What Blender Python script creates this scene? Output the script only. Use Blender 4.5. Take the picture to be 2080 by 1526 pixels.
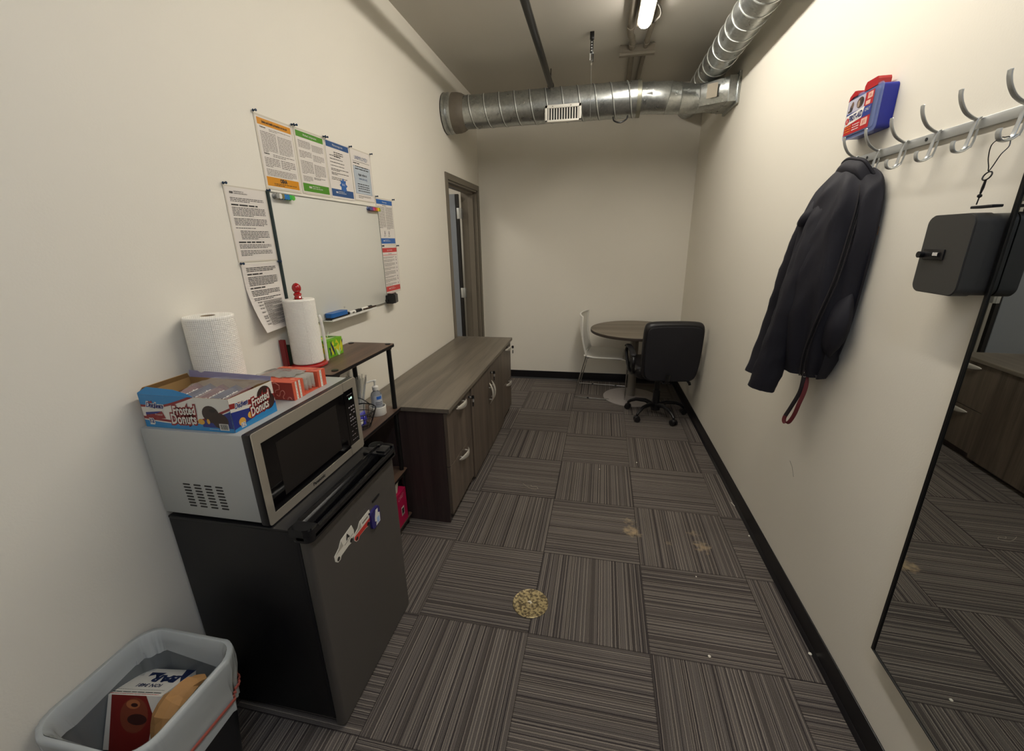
import bpy, bmesh, math, random
from mathutils import Vector, Matrix, noise as mnoise
for o in list(bpy.data.objects): bpy.data.objects.remove(o)
R = math.radians
scene = bpy.context.scene
COL = scene.collection
random.seed(7)

# ------------------------------------------------------------------ camera, light, exposure
cam_d = bpy.data.cameras.new('camera'); cam = bpy.data.objects.new('camera', cam_d); COL.objects.link(cam)
CH, YAW, PITCH, ROLL = 1.602, 0.19861366, 0.31002307, -0.01922317
cam_d.sensor_width = 36; cam_d.lens = 851.476 / 2080 * 36; cam_d.clip_start = 0.02
_f = Vector((-math.sin(YAW)*math.cos(PITCH), math.cos(YAW)*math.cos(PITCH), -math.sin(PITCH)))
_r = Vector((math.cos(YAW), math.sin(YAW), 0)); _u = _r.cross(_f)
_r2 = _r*math.cos(ROLL) + _u*math.sin(ROLL); _u2 = -_r*math.sin(ROLL) + _u*math.cos(ROLL)
cam.matrix_world = Matrix(((_r2.x, _u2.x, -_f.x, 0), (_r2.y, _u2.y, -_f.y, 0), (_r2.z, _u2.z, -_f.z, CH), (0, 0, 0, 1)))
scene.camera = cam
w = bpy.data.worlds.new('world'); scene.world = w; w.use_nodes = True
w.node_tree.nodes['Background'].inputs[0].default_value = (0.8, 0.85, 0.9, 1)
w.node_tree.nodes['Background'].inputs[1].default_value = 0.0
scene.view_settings.view_transform = 'Standard'; scene.view_settings.look = 'None'
scene.view_settings.gamma = 1; scene.view_settings.use_curve_mapping = False
scene.view_settings.exposure = 1.66
TUBE_POWER = 17.5      # emission strength of the visible ceiling tube
FILL_POWER = 11.0       # unseen tube added behind the camera as fill light
XL, XR, YB, YF, ZC = -1.30, 0.925, 4.83, -1.9, 3.0

# ------------------------------------------------------------------ materials
def lin(c):
    if isinstance(c, str):
        c = c.lstrip('#'); c = [int(c[i:i+2], 16)/255 for i in (0, 2, 4)]
        c = [v/12.92 if v <= .04045 else ((v+.055)/1.055)**2.4 for v in c]
    return (c[0], c[1], c[2], 1)
class NT:
    def __init__(s, m): s.nt = m.node_tree; s.b = s.nt.nodes['Principled BSDF']
    def n(s, t, props=None, **ins):
        nd = s.nt.nodes.new(t)
        for k, v in (props or {}).items(): setattr(nd, k, v)
        for k, v in ins.items():
            k2 = int(k[1:]) if k[0] == 'i' and k[1:].isdigit() else k
            if isinstance(v, bpy.types.NodeSocket): s.nt.links.new(v, nd.inputs[k2])
            else: nd.inputs[k2].default_value = v
        return nd
    def m(s, op, a, b=0.0, c=0.0): return s.n('ShaderNodeMath', {'operation': op}, i0=a, i1=b, i2=c).outputs[0]
    def mix(s, f, a, b, mode='MIX'):
        nd = s.nt.nodes.new('ShaderNodeMix'); nd.data_type = 'RGBA'; nd.blend_type = mode
        for i, v in ((0, f), (6, a), (7, b)):
            if isinstance(v, bpy.types.NodeSocket): s.nt.links.new(v, nd.inputs[i])
            else: nd.inputs[i].default_value = v
        return nd.outputs[2]
    def link(s, a, name): s.nt.links.new(a, s.b.inputs[name])
    def bump(s, h, strength, dist=.002):
        nd = s.n('ShaderNodeBump', None, Height=h, Strength=strength, Distance=dist); s.link(nd.outputs[0], 'Normal')
    def pos(s): return s.nt.nodes.new('ShaderNodeNewGeometry').outputs['Position']
MATS = {}
def mat(name, col='#808080', rough=.5, metal=0, spec=.5, emit=None, trans=0, alpha=1, coat=0, ior=1.5, var=0, vscale=30, bump=0, bscale=200):
    if name in MATS: return MATS[name]
    m = bpy.data.materials.new(name); m.use_nodes = True; t = NT(m); b = t.b
    b.inputs['Base Color'].default_value = lin(col); b.inputs['Roughness'].default_value = rough
    b.inputs['Metallic'].default_value = metal; b.inputs['Specular IOR Level'].default_value = spec
    b.inputs['Transmission Weight'].default_value = trans; b.inputs['Alpha'].default_value = alpha
    b.inputs['Coat Weight'].default_value = coat; b.inputs['IOR'].default_value = ior
    if emit: b.inputs['Emission Color'].default_value = lin(emit[0]); b.inputs['Emission Strength'].default_value = emit[1]
    if var:
        nz = t.n('ShaderNodeTexNoise', None, Vector=t.pos(), Scale=vscale, Detail=4.0)
        f = t.m('MULTIPLY_ADD', nz.outputs[0], 2*var, 1-var)
        v = t.n('ShaderNodeVectorMath', {'operation': 'SCALE'}, i0=lin(col)[:3], Scale=f)
        t.link(v.outputs[0], 'Base Color')
    if bump:
        nz = t.n('ShaderNodeTexNoise', None, Vector=t.pos(), Scale=bscale, Detail=2.0)
        t.bump(nz.outputs[0], bump)
    MATS[name] = m; return m

def carpet_mat():
    m = bpy.data.materials.new('carpet_tile'); m.use_nodes = True; t = NT(m)
    al = -0.01467732; T = .5; x0, y0 = -1.37502299*T, 7.72783801*T
    sp = t.n('ShaderNodeSeparateXYZ', None, Vector=t.pos())
    dx = t.m('SUBTRACT', sp.outputs[0], x0); dy = t.m('SUBTRACT', sp.outputs[1], y0)
    c, s = math.cos(al), math.sin(al)
    a = t.m('DIVIDE', t.m('ADD', t.m('MULTIPLY', dx, c), t.m('MULTIPLY', dy, s)), T)
    r = t.m('DIVIDE', t.m('SUBTRACT', t.m('MULTIPLY', dx, s), t.m('MULTIPLY', dy, c)), T)
    ia, ir = t.m('FLOOR', a), t.m('FLOOR', r)
    fa, fr = t.m('FRACT', a), t.m('FRACT', r)
    odd = t.m('FLOORED_MODULO', t.m('ADD', ia, ir), 2.0)
    u = t.m('ADD', t.m('MULTIPLY', fa, odd), t.m('MULTIPLY', fr, t.m('SUBTRACT', 1.0, odd)))
    v = t.m('ADD', t.m('MULTIPLY', fr, odd), t.m('MULTIPLY', fa, t.m('SUBTRACT', 1.0, odd)))
    cell = t.n('ShaderNodeCombineXYZ', None, X=ia, Y=ir)
    seed = t.m('MULTIPLY', t.n('ShaderNodeTexWhiteNoise', {'noise_dimensions': '2D'}, Vector=cell.outputs[0]).outputs[0], 40.0)
    wob = t.n('ShaderNodeTexNoise', None, Vector=t.pos(), Scale=60.0, Detail=1.0)
    uw = t.m('ADD', u, t.m('MULTIPLY', t.m('SUBTRACT', wob.outputs[0], .5), .004))
    def n1(k, off, det=0.0):
        return t.n('ShaderNodeTexNoise', {'noise_dimensions': '1D'}, W=t.m('ADD', t.m('MULTIPLY', uw, k), t.m('ADD', seed, off)), Scale=1.0, Detail=det).outputs[0]
    def step(x, lo, hi): return t.n('ShaderNodeMapRange', {'interpolation_type': 'SMOOTHSTEP'}, i0=x, i1=lo, i2=hi).outputs[0]
    band = step(n1(14, 3), .45, .72)
    dark = step(n1(76, 50), .56, .66)
    light = step(n1(92, 90), .58, .66)
    fine = t.m('MULTIPLY', step(n1(150, 130), .5, .62), .4)
    col = t.mix(band, lin('#645e59'), lin('#514b47'))
    col = t.mix(t.m('MULTIPLY', dark, .85), col, lin('#2f2a2c'))
    col = t.mix(t.m('MULTIPLY', light, .8), col, lin('#91887d'))
    col = t.mix(fine, col, lin('#443d3a'))
    pile = t.n('ShaderNodeTexNoise', None, Vector=t.pos(), Scale=420.0, Detail=3.0, Roughness=.7)
    col = t.mix(1.0, col, t.n('ShaderNodeMapRange', None, i0=pile.outputs[0], i1=.25, i2=.75, i3=.55, i4=1.45).outputs[0], 'MULTIPLY')
    wear = t.n('ShaderNodeTexNoise', None, Vector=t.pos(), Scale=2.2, Detail=3.0)
    col = t.mix(1.0, col, t.n('ShaderNodeMapRange', None, i0=wear.outputs[0], i1=.3, i2=.7, i3=.9, i4=1.1).outputs[0], 'MULTIPLY')
    def edge(x): return t.m('MINIMUM', x, t.m('SUBTRACT', 1.0, x))
    e = t.m('MINIMUM', edge(fa), edge(fr))
    seam = t.n('ShaderNodeMapRange', None, i0=e, i1=.002, i2=.008, i3=.6, i4=0.0).outputs[0]
    col = t.mix(seam, col, lin('#221d1d'))
    for (sx, sy, rad, amt) in ((.262, 2.11, .055, .75), (.625, 2.045, .05, .55), (.25, 2.2, .03, .4), (.6, 2.15, .03, .3), (.45, 2.05, .02, .2)):   # tan spills trodden into the pile
        d = t.n('ShaderNodeVectorMath', {'operation': 'DISTANCE'}, i0=t.pos(), i1=(sx, sy, 0)).outputs['Value']
        sn = t.n('ShaderNodeTexNoise', None, Vector=t.pos(), Scale=38.0, Detail=4.0)
        f = t.n('ShaderNodeMapRange', None, i0=t.m('ADD', d, t.m('MULTIPLY', t.m('SUBTRACT', sn.outputs[0], .5), .13)), i1=0.0, i2=rad, i3=amt, i4=0.0).outputs[0]
        col = t.mix(f, col, lin('#b29c7a'))
    t.link(col, 'Base Color'); t.b.inputs['Roughness'].default_value = .95; t.b.inputs['Specular IOR Level'].default_value = .15
    h = t.m('ADD', t.m('SUBTRACT', pile.outputs[0], t.m('MULTIPLY', dark, .6)), t.m('MULTIPLY', light, .5))
    t.bump(h, .5, .003)
    return m
def wood_mat(name, c1, c2, axis, scale=1.0, rough=.42, spec=.4):
    m = bpy.data.materials.new(name); m.use_nodes = True; t = NT(m)
    sc = [14*scale]*3; sc[axis] = .9*scale
    mp = t.n('ShaderNodeMapping', None, Vector=t.pos(), Scale=sc)
    n1 = t.n('ShaderNodeTexNoise', None, Vector=mp.outputs[0], Scale=1.0, Detail=3.0, Distortion=.6)
    sc2 = [150*scale]*3; sc2[axis] = 5*scale
    mp2 = t.n('ShaderNodeMapping', None, Vector=t.pos(), Scale=sc2)
    n2 = t.n('ShaderNodeTexNoise', None, Vector=mp2.outputs[0], Scale=1.0, Detail=2.0)
    f = t.m('ADD', t.m('MULTIPLY', n1.outputs[0], .7), t.m('MULTIPLY', n2.outputs[0], .3))
    f = t.n('ShaderNodeMapRange', None, i0=f, i1=.36, i2=.64).outputs[0]
    t.link(t.mix(f, lin(c1), lin(c2)), 'Base Color')
    t.b.inputs['Roughness'].default_value = rough; t.b.inputs['Specular IOR Level'].default_value = spec
    t.bump(n2.outputs[0], .05, .001)
    return m
def paint_mat(name, c, bump=.12, bscale=160):
    m = bpy.data.materials.new(name); m.use_nodes = True; t = NT(m)
    n = t.n('ShaderNodeTexNoise', None, Vector=t.pos(), Scale=1.3, Detail=2.0)
    t.link(t.mix(n.outputs[0], lin([v*.97 for v in c]), lin([v*1.03 for v in c])), 'Base Color')
    t.b.inputs['Roughness'].default_value = .7; t.b.inputs['Specular IOR Level'].default_value = .25
    nz = t.n('ShaderNodeTexNoise', None, Vector=t.pos(), Scale=bscale, Detail=2.0)
    t.bump(nz.outputs[0], bump, .002)
    return m
def galv_mat():
    m = bpy.data.materials.new('galvanised_steel'); m.use_nodes = True; t = NT(m)
    vo = t.n('ShaderNodeTexVoronoi', None, Vector=t.pos(), Scale=70.0)
    nz = t.n('ShaderNodeTexNoise', None, Vector=t.pos(), Scale=14.0, Detail=4.0)
    f = t.m('ADD', t.m('MULTIPLY', t.n('ShaderNodeSeparateColor', None, Color=vo.outputs['Color']).outputs[0], .5), t.m('MULTIPLY', nz.outputs[0], .6))
    t.link(t.mix(f, lin('#9b9e9d'), lin('#bcbfbc')), 'Base Color')
    t.b.inputs['Metallic'].default_value = .93
    t.link(t.n('ShaderNodeMapRange', None, i0=nz.outputs[0], i1=.3, i2=.7, i3=.25, i4=.36).outputs[0], 'Roughness')
    t.bump(nz.outputs[0], .05, .004)
    return m
def towel_mat():
    m = bpy.data.materials.new('quilted_paper'); m.use_nodes = True; t = NT(m)
    t.b.inputs['Base Color'].default_value = lin('#ece8de'); t.b.inputs['Roughness'].default_value = .95; t.b.inputs['Specular IOR Level'].default_value = .1
    sp = t.n('ShaderNodeSeparateXYZ', None, Vector=t.pos())
    ang = t.m('MULTIPLY', t.m('ADD', sp.outputs[0], sp.outputs[1]), 430.0)
    z = t.m('MULTIPLY', sp.outputs[2], 520.0)
    h = t.m('MULTIPLY', t.m('SINE', t.m('ADD', ang, z)), t.m('SINE', t.m('SUBTRACT', ang, z)))
    nz = t.n('ShaderNodeTexNoise', None, Vector=t.pos(), Scale=90.0, Detail=2.0)
    t.bump(t.m('ADD', t.m('MULTIPLY', h, .5), nz.outputs[0]), .55, .002)
    return m
M_WALL = paint_mat('wall_paint', (.77, .73, .64))
M_WALLR = paint_mat('wall_paint_right', (.77, .73, .64))
M_CEIL = paint_mat('ceiling_paint', (.60, .57, .51), .05)
M_CARPET = carpet_mat()
M_GALV = galv_mat(); M_SEAM_LIT = mat('seam_highlight', '#d3d5d1', .42, .75); M_SEAM_SHADE = mat('seam_shade', '#6b6d6b', .5, .6)  # seam colours carry a painted ridge highlight and the shadow beside it
M_TOWEL = towel_mat()
M_TOP = wood_mat('laminate_top', '#5d554b', '#776e61', 1)
M_FRONT = wood_mat('laminate_front', '#4c4239', '#6b5f53', 2)
M_SIDE = wood_mat('laminate_side', '#352a28', '#463936', 2)
M_SHELF = wood_mat('walnut_plank', '#4a3a31', '#6d5646', 1, 1.2)
M_TABLE = wood_mat('laminate_table', '#5b5145', '#7b7061', 0, .8)
M_BLK = mat('black_plastic', '#151416', .35)
M_BLKM = mat('black_metal', '#141414', .3, .2)
M_RUB = mat('black_rubber', '#17161a', .55, spec=.4, bump=.05)
M_WHT = mat('white_plastic', '#dedbd2', .4)
M_PAPER = mat('paper_white', '#dcd5cd', .45, spec=.4)
M_LAM = mat('laminate_film', '#d6cfc4', .12, alpha=.35, spec=.7)
M_INK = mat('ink_black', '#24211f', .6)
M_GREYINK = mat('ink_grey', '#6e675f', .6)
M_SATIN = mat('satin_aluminium', '#c6c8c6', .36, .65)
M_CHROME = mat('chrome', '#c9c9c9', .12, 1)
M_RED = mat('red_gloss', '#a41216', .2, coat=.5)
M_STEEL = mat('brushed_steel', '#c3bbac', .36, .7)
M_GREY = mat('grey_paint', '#9a9b96', .45, .2)
M_FRAME = mat('taupe_metal', '#6f675a', .45)

# ------------------------------------------------------------------ mesh helpers
def plane(o, U, V, N=None):
    o, U, V = Vector(o), Vector(U), Vector(V); N = Vector(N) if N is not None else U.cross(V)
    return lambda u, v, w=0.0: o + U*u + V*v + N*w
class MB:
    def __init__(s): s.v = []; s.f = []; s.fm = []; s.mats = []
    def mi(s, m):
        if m not in s.mats: s.mats.append(m)
        return s.mats.index(m)
    def add(s, vs, fs, m):
        b = len(s.v); k = s.mi(m); s.v += [tuple(p) for p in vs]
        for f in fs: s.f.append([b+i for i in f]); s.fm.append(k)
    def frombm(s, bm, m):
        bm.verts.ensure_lookup_table(); bm.verts.index_update()
        s.add([v.co.copy() for v in bm.verts], [[v.index for v in f.verts] for f in bm.faces], m); bm.free()
    def box(s, lo, hi, m, bev=0, seg=2, F=None):
        bm = bmesh.new(); bmesh.ops.create_cube(bm, size=1)
        lo, hi = [min(a, b) for a, b in zip(lo, hi)], [max(a, b) for a, b in zip(lo, hi)]
        for v in bm.verts: v.co = Vector([lo[i] + (v.co[i]+.5)*(hi[i]-lo[i]) for i in range(3)])
        if bev: bmesh.ops.bevel(bm, geom=bm.edges[:], offset=min(bev, .49*min(h-l for l, h in zip(lo, hi))), segments=seg, profile=.5, affect='EDGES')
        if F:
            for v in bm.verts: v.co = F(*v.co)
        s.frombm(bm, m)
    def cyl(s, p0, p1, r0, m, r1=None, seg=24, cap=True):
        p0, p1 = Vector(p0), Vector(p1); r1 = r0 if r1 is None else r1
        d = (p1-p0).normalized(); a = d.orthogonal().normalized(); b = d.cross(a)
        vs = []
        for p, r in ((p0, r0), (p1, r1)):
            for i in range(seg):
                t = 2*math.pi*i/seg; vs.append(p + a*math.cos(t)*r + b*math.sin(t)*r)
        fs = [[i, (i+1) % seg, seg+(i+1) % seg, seg+i] for i in range(seg)]
        if cap: fs += [list(range(seg))[::-1], list(range(seg, 2*seg))]
        s.add(vs, fs, m)
    def lathe(s, prof, c, m, seg=32, ax=(0, 0, 1), cap=True):
        c = Vector(c); d = Vector(ax).normalized(); a = d.orthogonal().normalized(); b = d.cross(a); vs = []
        for r, z in prof:
            for i in range(seg):
                t = 2*math.pi*i/seg; vs.append(c + d*z + a*math.cos(t)*r + b*math.sin(t)*r)
        fs = []
        for k in range(len(prof)-1):
            for i in range(seg): fs.append([k*seg+i, k*seg+(i+1) % seg, (k+1)*seg+(i+1) % seg, (k+1)*seg+i])
        if cap: fs += [list(range(seg))[::-1], [(len(prof)-1)*seg+i for i in range(seg)]]
        s.add(vs, fs, m)
    def tube(s, pts, r, m, seg=8, closed=False, cap=True, flat=None):
        pts = [Vector(p) for p in pts]; n = len(pts); vs = []; up = None
        rr = r if isinstance(r, (list, tuple)) else [r]*n
        for i, p in enumerate(pts):
            a = pts[(i-1) % n] if (i or closed) else p; b = pts[(i+1) % n] if (i < n-1 or closed) else p
            d = (b-a).normalized()
            if up is None: up = d.orthogonal().normalized()
            up = (up - d*up.dot(d)).normalized(); sd = d.cross(up)
            for k in range(seg):
                t = 2*math.pi*k/seg
                if flat:   # elliptical section: width along vector flat[0], thickness ratio flat[1]
                    wv = Vector(flat[0]); wv = (wv - d*wv.dot(d)).normalized(); tv = d.cross(wv)
                    vs.append(p + wv*math.cos(t)*rr[i] + tv*math.sin(t)*rr[i]*flat[1])
                else: vs.append(p + up*math.cos(t)*rr[i] + sd*math.sin(t)*rr[i])
        fs = []
        for i in range(n if closed else n-1):
            j = (i+1) % n
            for k in range(seg): fs.append([i*seg+k, i*seg+(k+1) % seg, j*seg+(k+1) % seg, j*seg+k])
        if cap and not closed: fs += [list(range(seg))[::-1], [(n-1)*seg+k for k in range(seg)]]
        s.add(vs, fs, m)
    def prism(s, poly, w0, w1, F, m):
        n = len(poly); vs = [F(u, v, w0) for u, v in poly] + [F(u, v, w1) for u, v in poly]
        s.add(vs, [list(range(n))[::-1], list(range(n, 2*n))] + [[i, (i+1) % n, n+(i+1) % n, n+i] for i in range(n)], m)
    def rect(s, u0, v0, u1, v1, F, m, w=0.0): s.add([F(u0, v0, w), F(u1, v0, w), F(u1, v1, w), F(u0, v1, w)], [[0, 1, 2, 3]], m)
    def poly(s, pts, F, m, w=0.0): s.add([F(u, v, w) for u, v in pts], [list(range(len(pts)))], m)
    def disc(s, u, v, r, F, m, w=0.0, seg=20, ry=None):
        ry = ry or r; s.poly([(u+r*math.cos(2*math.pi*i/seg), v+ry*math.sin(2*math.pi*i/seg)) for i in range(seg)], F, m, w)
    def grid(s, pts, m, closed_u=False):   # pts[row][col]
        R_, C_ = len(pts), len(pts[0]); fs = []
        for i in range(R_-1):
            for j in range(C_ if closed_u else C_-1): fs.append([i*C_+j, i*C_+(j+1) % C_, (i+1)*C_+(j+1) % C_, (i+1)*C_+j])
        s.add([p for row in pts for p in row], fs, m)
    def text(s, txt, u, v, size, F, m, w=0.0, align='CENTER', bold=0.0, shear=0.0, sx=1.0, res=2, rot=0.0, depth=0):
        cu = bpy.data.curves.new('t', 'FONT'); cu.body = txt; cu.size = size; cu.align_x = align; cu.align_y = 'CENTER'
        cu.offset = bold; cu.shear = shear; cu.resolution_u = res; cu.fill_mode = 'FRONT'
        ob = bpy.data.objects.new('t', cu); me = bpy.data.meshes.new_from_object(ob)
        cr, sr = math.cos(rot), math.sin(rot)
        vs = [F(u + (p.co.x*cr*sx - p.co.y*sr), v + (p.co.x*sr*sx + p.co.y*cr), w) for p in me.vertices]
        s.add(vs, [list(p.vertices) for p in me.polygons], m)
        bpy.data.objects.remove(ob); bpy.data.curves.remove(cu); bpy.data.meshes.remove(me)
    def words(s, u0, u1, v, h, F, m, w, rnd, frac=1.0):   # one line of small print as word bars
        x = u0; end = u0 + (u1-u0)*frac
        while x < end:
            L = rnd.uniform(1.2, 4.5)*h*1.1; x1 = min(x+L, end); s.rect(x, v, x1, v+h*.55, F, m, w); x = x1 + h*.5
    def build(s, name, parent=None, smooth=True, local=False, ang=.6):
        me = bpy.data.meshes.new(name)
        vs = s.v
        if parent is not None and not local:
            inv = root_matrix(parent).inverted(); vs = [tuple(inv @ Vector(p)) for p in vs]
        org = Vector((0, 0, 0))
        if parent is None and not local:
            xs = [[p[i] for p in vs] for i in range(3)]
            org = Vector(((min(xs[0])+max(xs[0]))/2, (min(xs[1])+max(xs[1]))/2, min(xs[2])))
            vs = [tuple(Vector(p)-org) for p in vs]
        me.from_pydata(vs, [], s.f); 
        for m in s.mats: me.materials.append(m)
        me.polygons.foreach_set('material_index', s.fm)
        if smooth:
            me.polygons.foreach_set('use_smooth', [True]*len(s.f)); me.set_sharp_from_angle(angle=ang)
        me.update()
        o = bpy.data.objects.new(name, me); COL.objects.link(o); o.location = org
        if parent is not None: o.parent = parent
        return o
def root_matrix(o):
    mtx = Matrix.Translation(o.location) @ o.rotation_euler.to_matrix().to_4x4()
    return (root_matrix(o.parent) @ mtx) if o.parent else mtx
def thing(name, label, cat, loc=(0, 0, 0), rz=0, group=None):
    o = bpy.data.objects.new(name, None); COL.objects.link(o); o.location = loc; o.rotation_euler = (0, 0, rz); o.empty_display_size = .1
    o['label'] = label; o['category'] = cat
    if group: o['group'] = group
    return o
def tag(o, label, cat, group=None):
    o['label'] = label; o['category'] = cat
    if group: o['group'] = group
    return o
def struct(o): o['kind'] = 'structure'; return o
def cr(pts, n=8, closed=False):   # Catmull-Rom resample
    P = [Vector(p) for p in pts]; N = len(P); out = []
    for i in range(N if closed else N-1):
        p0 = P[(i-1) % N] if (closed or i) else P[0]; p1 = P[i]; p2 = P[(i+1) % N]; p3 = P[(i+2) % N] if (closed or i < N-2) else P[-1]
        for k in range(n):
            t = k/n; out.append(.5*((2*p1) + (p2-p0)*t + (2*p0-5*p1+4*p2-p3)*t*t + (3*p1-p0-3*p2+p3)*t**3))
    if not closed: out.append(P[-1])
    return out
def rrect(x0, y0, x1, y1, r, n=6):
    out = []
    for cx, cy, a in ((x1-r, y1-r, 0), (x0+r, y1-r, 90), (x0+r, y0+r, 180), (x1-r, y0+r, 270)):
        for k in range(n+1): t = R(a+90*k/n); out.append((cx+r*math.cos(t), cy+r*math.sin(t)))
    return out
WX = lambda z=0: None
FL = plane((XL, 0, 0), (0, 1, 0), (0, 0, 1), (1, 0, 0))        # left wall:  u=y, v=z, w=out into the room
FR = lambda u, v, w=0.0: Vector((XR-w, u, v))                   # right wall: u=y (falls to the right in view), v=z
FRt = lambda y0: (lambda u, v, w=0.0: Vector((XR-w, y0-u, v)))  # right wall, u to the viewer's right

# ------------------------------------------------------------------ room shell
def slab(name, lo, hi, m):
    b = MB(); b.box(lo, hi, m); return struct(b.build(name, smooth=False))
slab('floor', (XL-2.6, YF-.1, -.1), (XR+.12, YB+.8, 0), M_CARPET)
slab('ceiling', (XL-2.6, YF-.1, ZC), (XR+.12, YB+.8, ZC+.1), M_CEIL)
slab('wall_back', (XL-.14, YB, 0), (XR+.12, YB+.12, ZC), M_WALL)
slab('wall_right', (XR, YF-.1, 0), (XR+.12, YB, ZC), M_WALLR)
slab('wall_front', (XL-.14, YF-.12, 0), (XR, YF, ZC), M_WALL)
D0, D1, DH = 3.775, 4.735, 2.125      # door opening in the left wall
b = MB()
b.box((XL-.14, YF, 0), (XL, D0, ZC), M_WALL); b.box((XL-.14, D1, 0), (XL, YB, ZC), M_WALL); b.box((XL-.14, D0, DH), (XL, D1, ZC), M_WALL)
struct(b.build('wall_left', smooth=False))
# the neighbouring room seen through the open door
b = MB(); b.box((XL-2.6, 2.6, 0), (XL-2.5, YB+.8, ZC), M_WALL); b.box((XL-2.5, YB+.7, 0), (XL-.14, YB+.8, ZC), M_WALL); b.box((XL-2.5, 2.6, 0), (XL-.14, 2.7, ZC), M_WALL)
struct(b.build('wall_adjoining', smooth=False))
M_BASE = mat('base_rubber', '#121115', .35, spec=.5)
for nm, lo, hi in (('baseboard_back', (XL, YB-.006, 0), (XR, YB, .1)), ('baseboard_right', (XR-.006, YF, 0), (XR, YB-.006, .1)),
                   ('baseboard_left', (XL, YF, 0), (XL+.006, 3.72, .1)), ('baseboard_front', (XL+.006, YF, 0), (XR-.006, YF+.006, .1))):
    b = MB(); b.box(lo, hi, M_BASE, .002)
    ax = 0 if nm in ('baseboard_back', 'baseboard_front') else 1   # toe of the cove
    if nm == 'baseboard_right': b.prism([(0, 0), (.016, 0), (.006, .014), (0, .02)], YF, YB-.006, lambda u, v, w: Vector((XR-.001-u, w, v)), M_BASE)
    if nm == 'baseboard_back': b.prism([(0, 0), (.016, 0), (.006, .014), (0, .02)], XL, XR-.016, lambda u, v, w: Vector((w, YB-.001-u, v)), M_BASE)
    struct(b.build(nm, smooth=False))
# door_1: frame, leaf, hinges
dr = thing('door_1', 'x', 'door', (XL, (D0+D1)/2, 0)); del dr['label']; del dr['category']; struct(dr)
b = MB(); tr = .05
b.box((XL-.002, D0-tr, 0), (XL+.012, D0+.004, DH+tr), M_FRAME, .003); b.box((XL-.002, D1-.004, 0), (XL+.012, D1+tr, DH+tr), M_FRAME, .003)
b.box((XL-.002, D0, DH-.004), (XL+.012, D1, DH+tr), M_FRAME, .003)
b.box((XL-.178, D1-.02, 0), (XL, D1, DH), M_FRAME); b.box((XL-.145, D0, 0), (XL, D0+.02, DH), M_FRAME); b.box((XL-.145, D0, DH-.02), (XL, D1, DH), M_FRAME)
b.box((XL-.1, D1-.036, 0), (XL-.04, D1-.018, DH-.02), M_FRAME, .002); b.box((XL-.1, D0+.02, DH-.036), (XL-.04, D1-.02, DH-.018), M_FRAME, .002)
b.build('door_frame', dr, smooth=False)
b = MB(); b.box((XL-1.16, D1-.075, .01), (XL-.228, D1-.03, DH-.03), mat('door_blue_grey', '#7d8288', .5), .002); lf = b.build('door_leaf', dr, smooth=False)
b = MB(); b.box((XL-.2278, D1-.068, .01), (XL-.196, D1-.028, DH-.03), M_BLK); b.build('gap_shade_strip', lf, smooth=False)  # black strip painted in for the shaded gap at the hinge edge
for z in (.25, 1.05, 1.9):
    b = MB(); b.box((XL-.215, D1-.072, z-.055), (XL-.165, D1-.0685, z+.055), M_SATIN, .001); b.cyl((XL-.188, D1-.075, z-.055), (XL-.188, D1-.075, z+.055), .006, M_SATIN, seg=12)
    b.box((XL-.172, D1-.0705, z-.055), (XL-.166, D1-.021, z+.055), M_SATIN, .001); b.build('hinge', dr)

# ------------------------------------------------------------------ ceiling run: tube light, added fill tube, conduits, pipe, hanger, ducts
M_TUBE = mat('lit_diffuser', '#ffffff', .4, emit=('#fff8ec', TUBE_POWER))
M_FILL = mat('fill_diffuser', '#ffffff', .4, emit=('#dce8ff', FILL_POWER))  # cool emission of the added fill tube
M_FIX = mat('fixture_body', '#a49c8c', .5)
def tube_light(y0, y1, m, label):
    t = thing('tube_light', label, 'ceiling light', (.235, (y0+y1)/2, 2.88), group='tube lights in a line on the ceiling')
    b = MB(); b.box((.187, y0-.02, 2.918), (.283, y1+.02, 2.946), M_FIX, .006)
    for y in (y0+.15, y1-.15): b.box((.215, y-.01, 2.945), (.255, y+.01, 3.0), M_FIX, .002)
    b.build('housing', t)
    b = MB(); sec = [(.038*math.cos(R(a)), -.032*math.sin(R(a))) for a in range(0, 181, 15)]
    rows = []
    for k, (yy, sc) in enumerate(((y0, .25), (y0+.01, .75), (y0+.03, 1), (y1-.03, 1), (y1-.01, .75), (y1, .25))):
        rows.append([(.235+x*sc, yy, 2.918+z*sc) for x, z in sec])
    b.grid(rows, m); b.add(rows[0], [list(range(len(sec)))], m); b.add(rows[-1], [list(range(len(sec)))[::-1]], m)
    b.build('diffuser', t); return t
tube_light(.94, 3.38, M_TUBE, 'lit white tube light on the ceiling, ending just before the round cross duct')
tube_light(-1.5, .3, M_FILL, 'added unseen fill tube light behind the viewer')  # added out of view to brighten the near end of the room
M_COND = mat('painted_conduit', '#857d70', .55, var=.12)
for (x, y0, y1, rad, lab) in ((.158, 1.5, 4.8, .022, 'painted grey conduit on the ceiling, left of the lit tube light'), (.302, 2.6, 4.8, .018, 'painted grey conduit on the ceiling, right of the lit tube light')):
    b = MB(); pts = cr([(x, y0, 2.976), (x, 3.42, 2.976), (x+.03*(1 if x < .2 else -.4), 3.8, 2.974), (x+.06*(1 if x < .2 else -.2), y1, 2.972)], 8)
    b.tube(pts, rad, M_COND, 14)
    for p in pts[2::7]: b.cyl(p-Vector((0, .02, 0)), p+Vector((0, .02, 0)), rad+.004, M_COND, seg=14)
    tag(b.build('conduit'), lab, 'pipe', 'ceiling conduits')
b = MB(); b.box((.10, 3.86, 2.925), (.36, 3.90, 2.948), M_COND, .002); b.box((.10, 3.86, 2.948), (.36, 3.864, 2.99), M_COND); 
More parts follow.
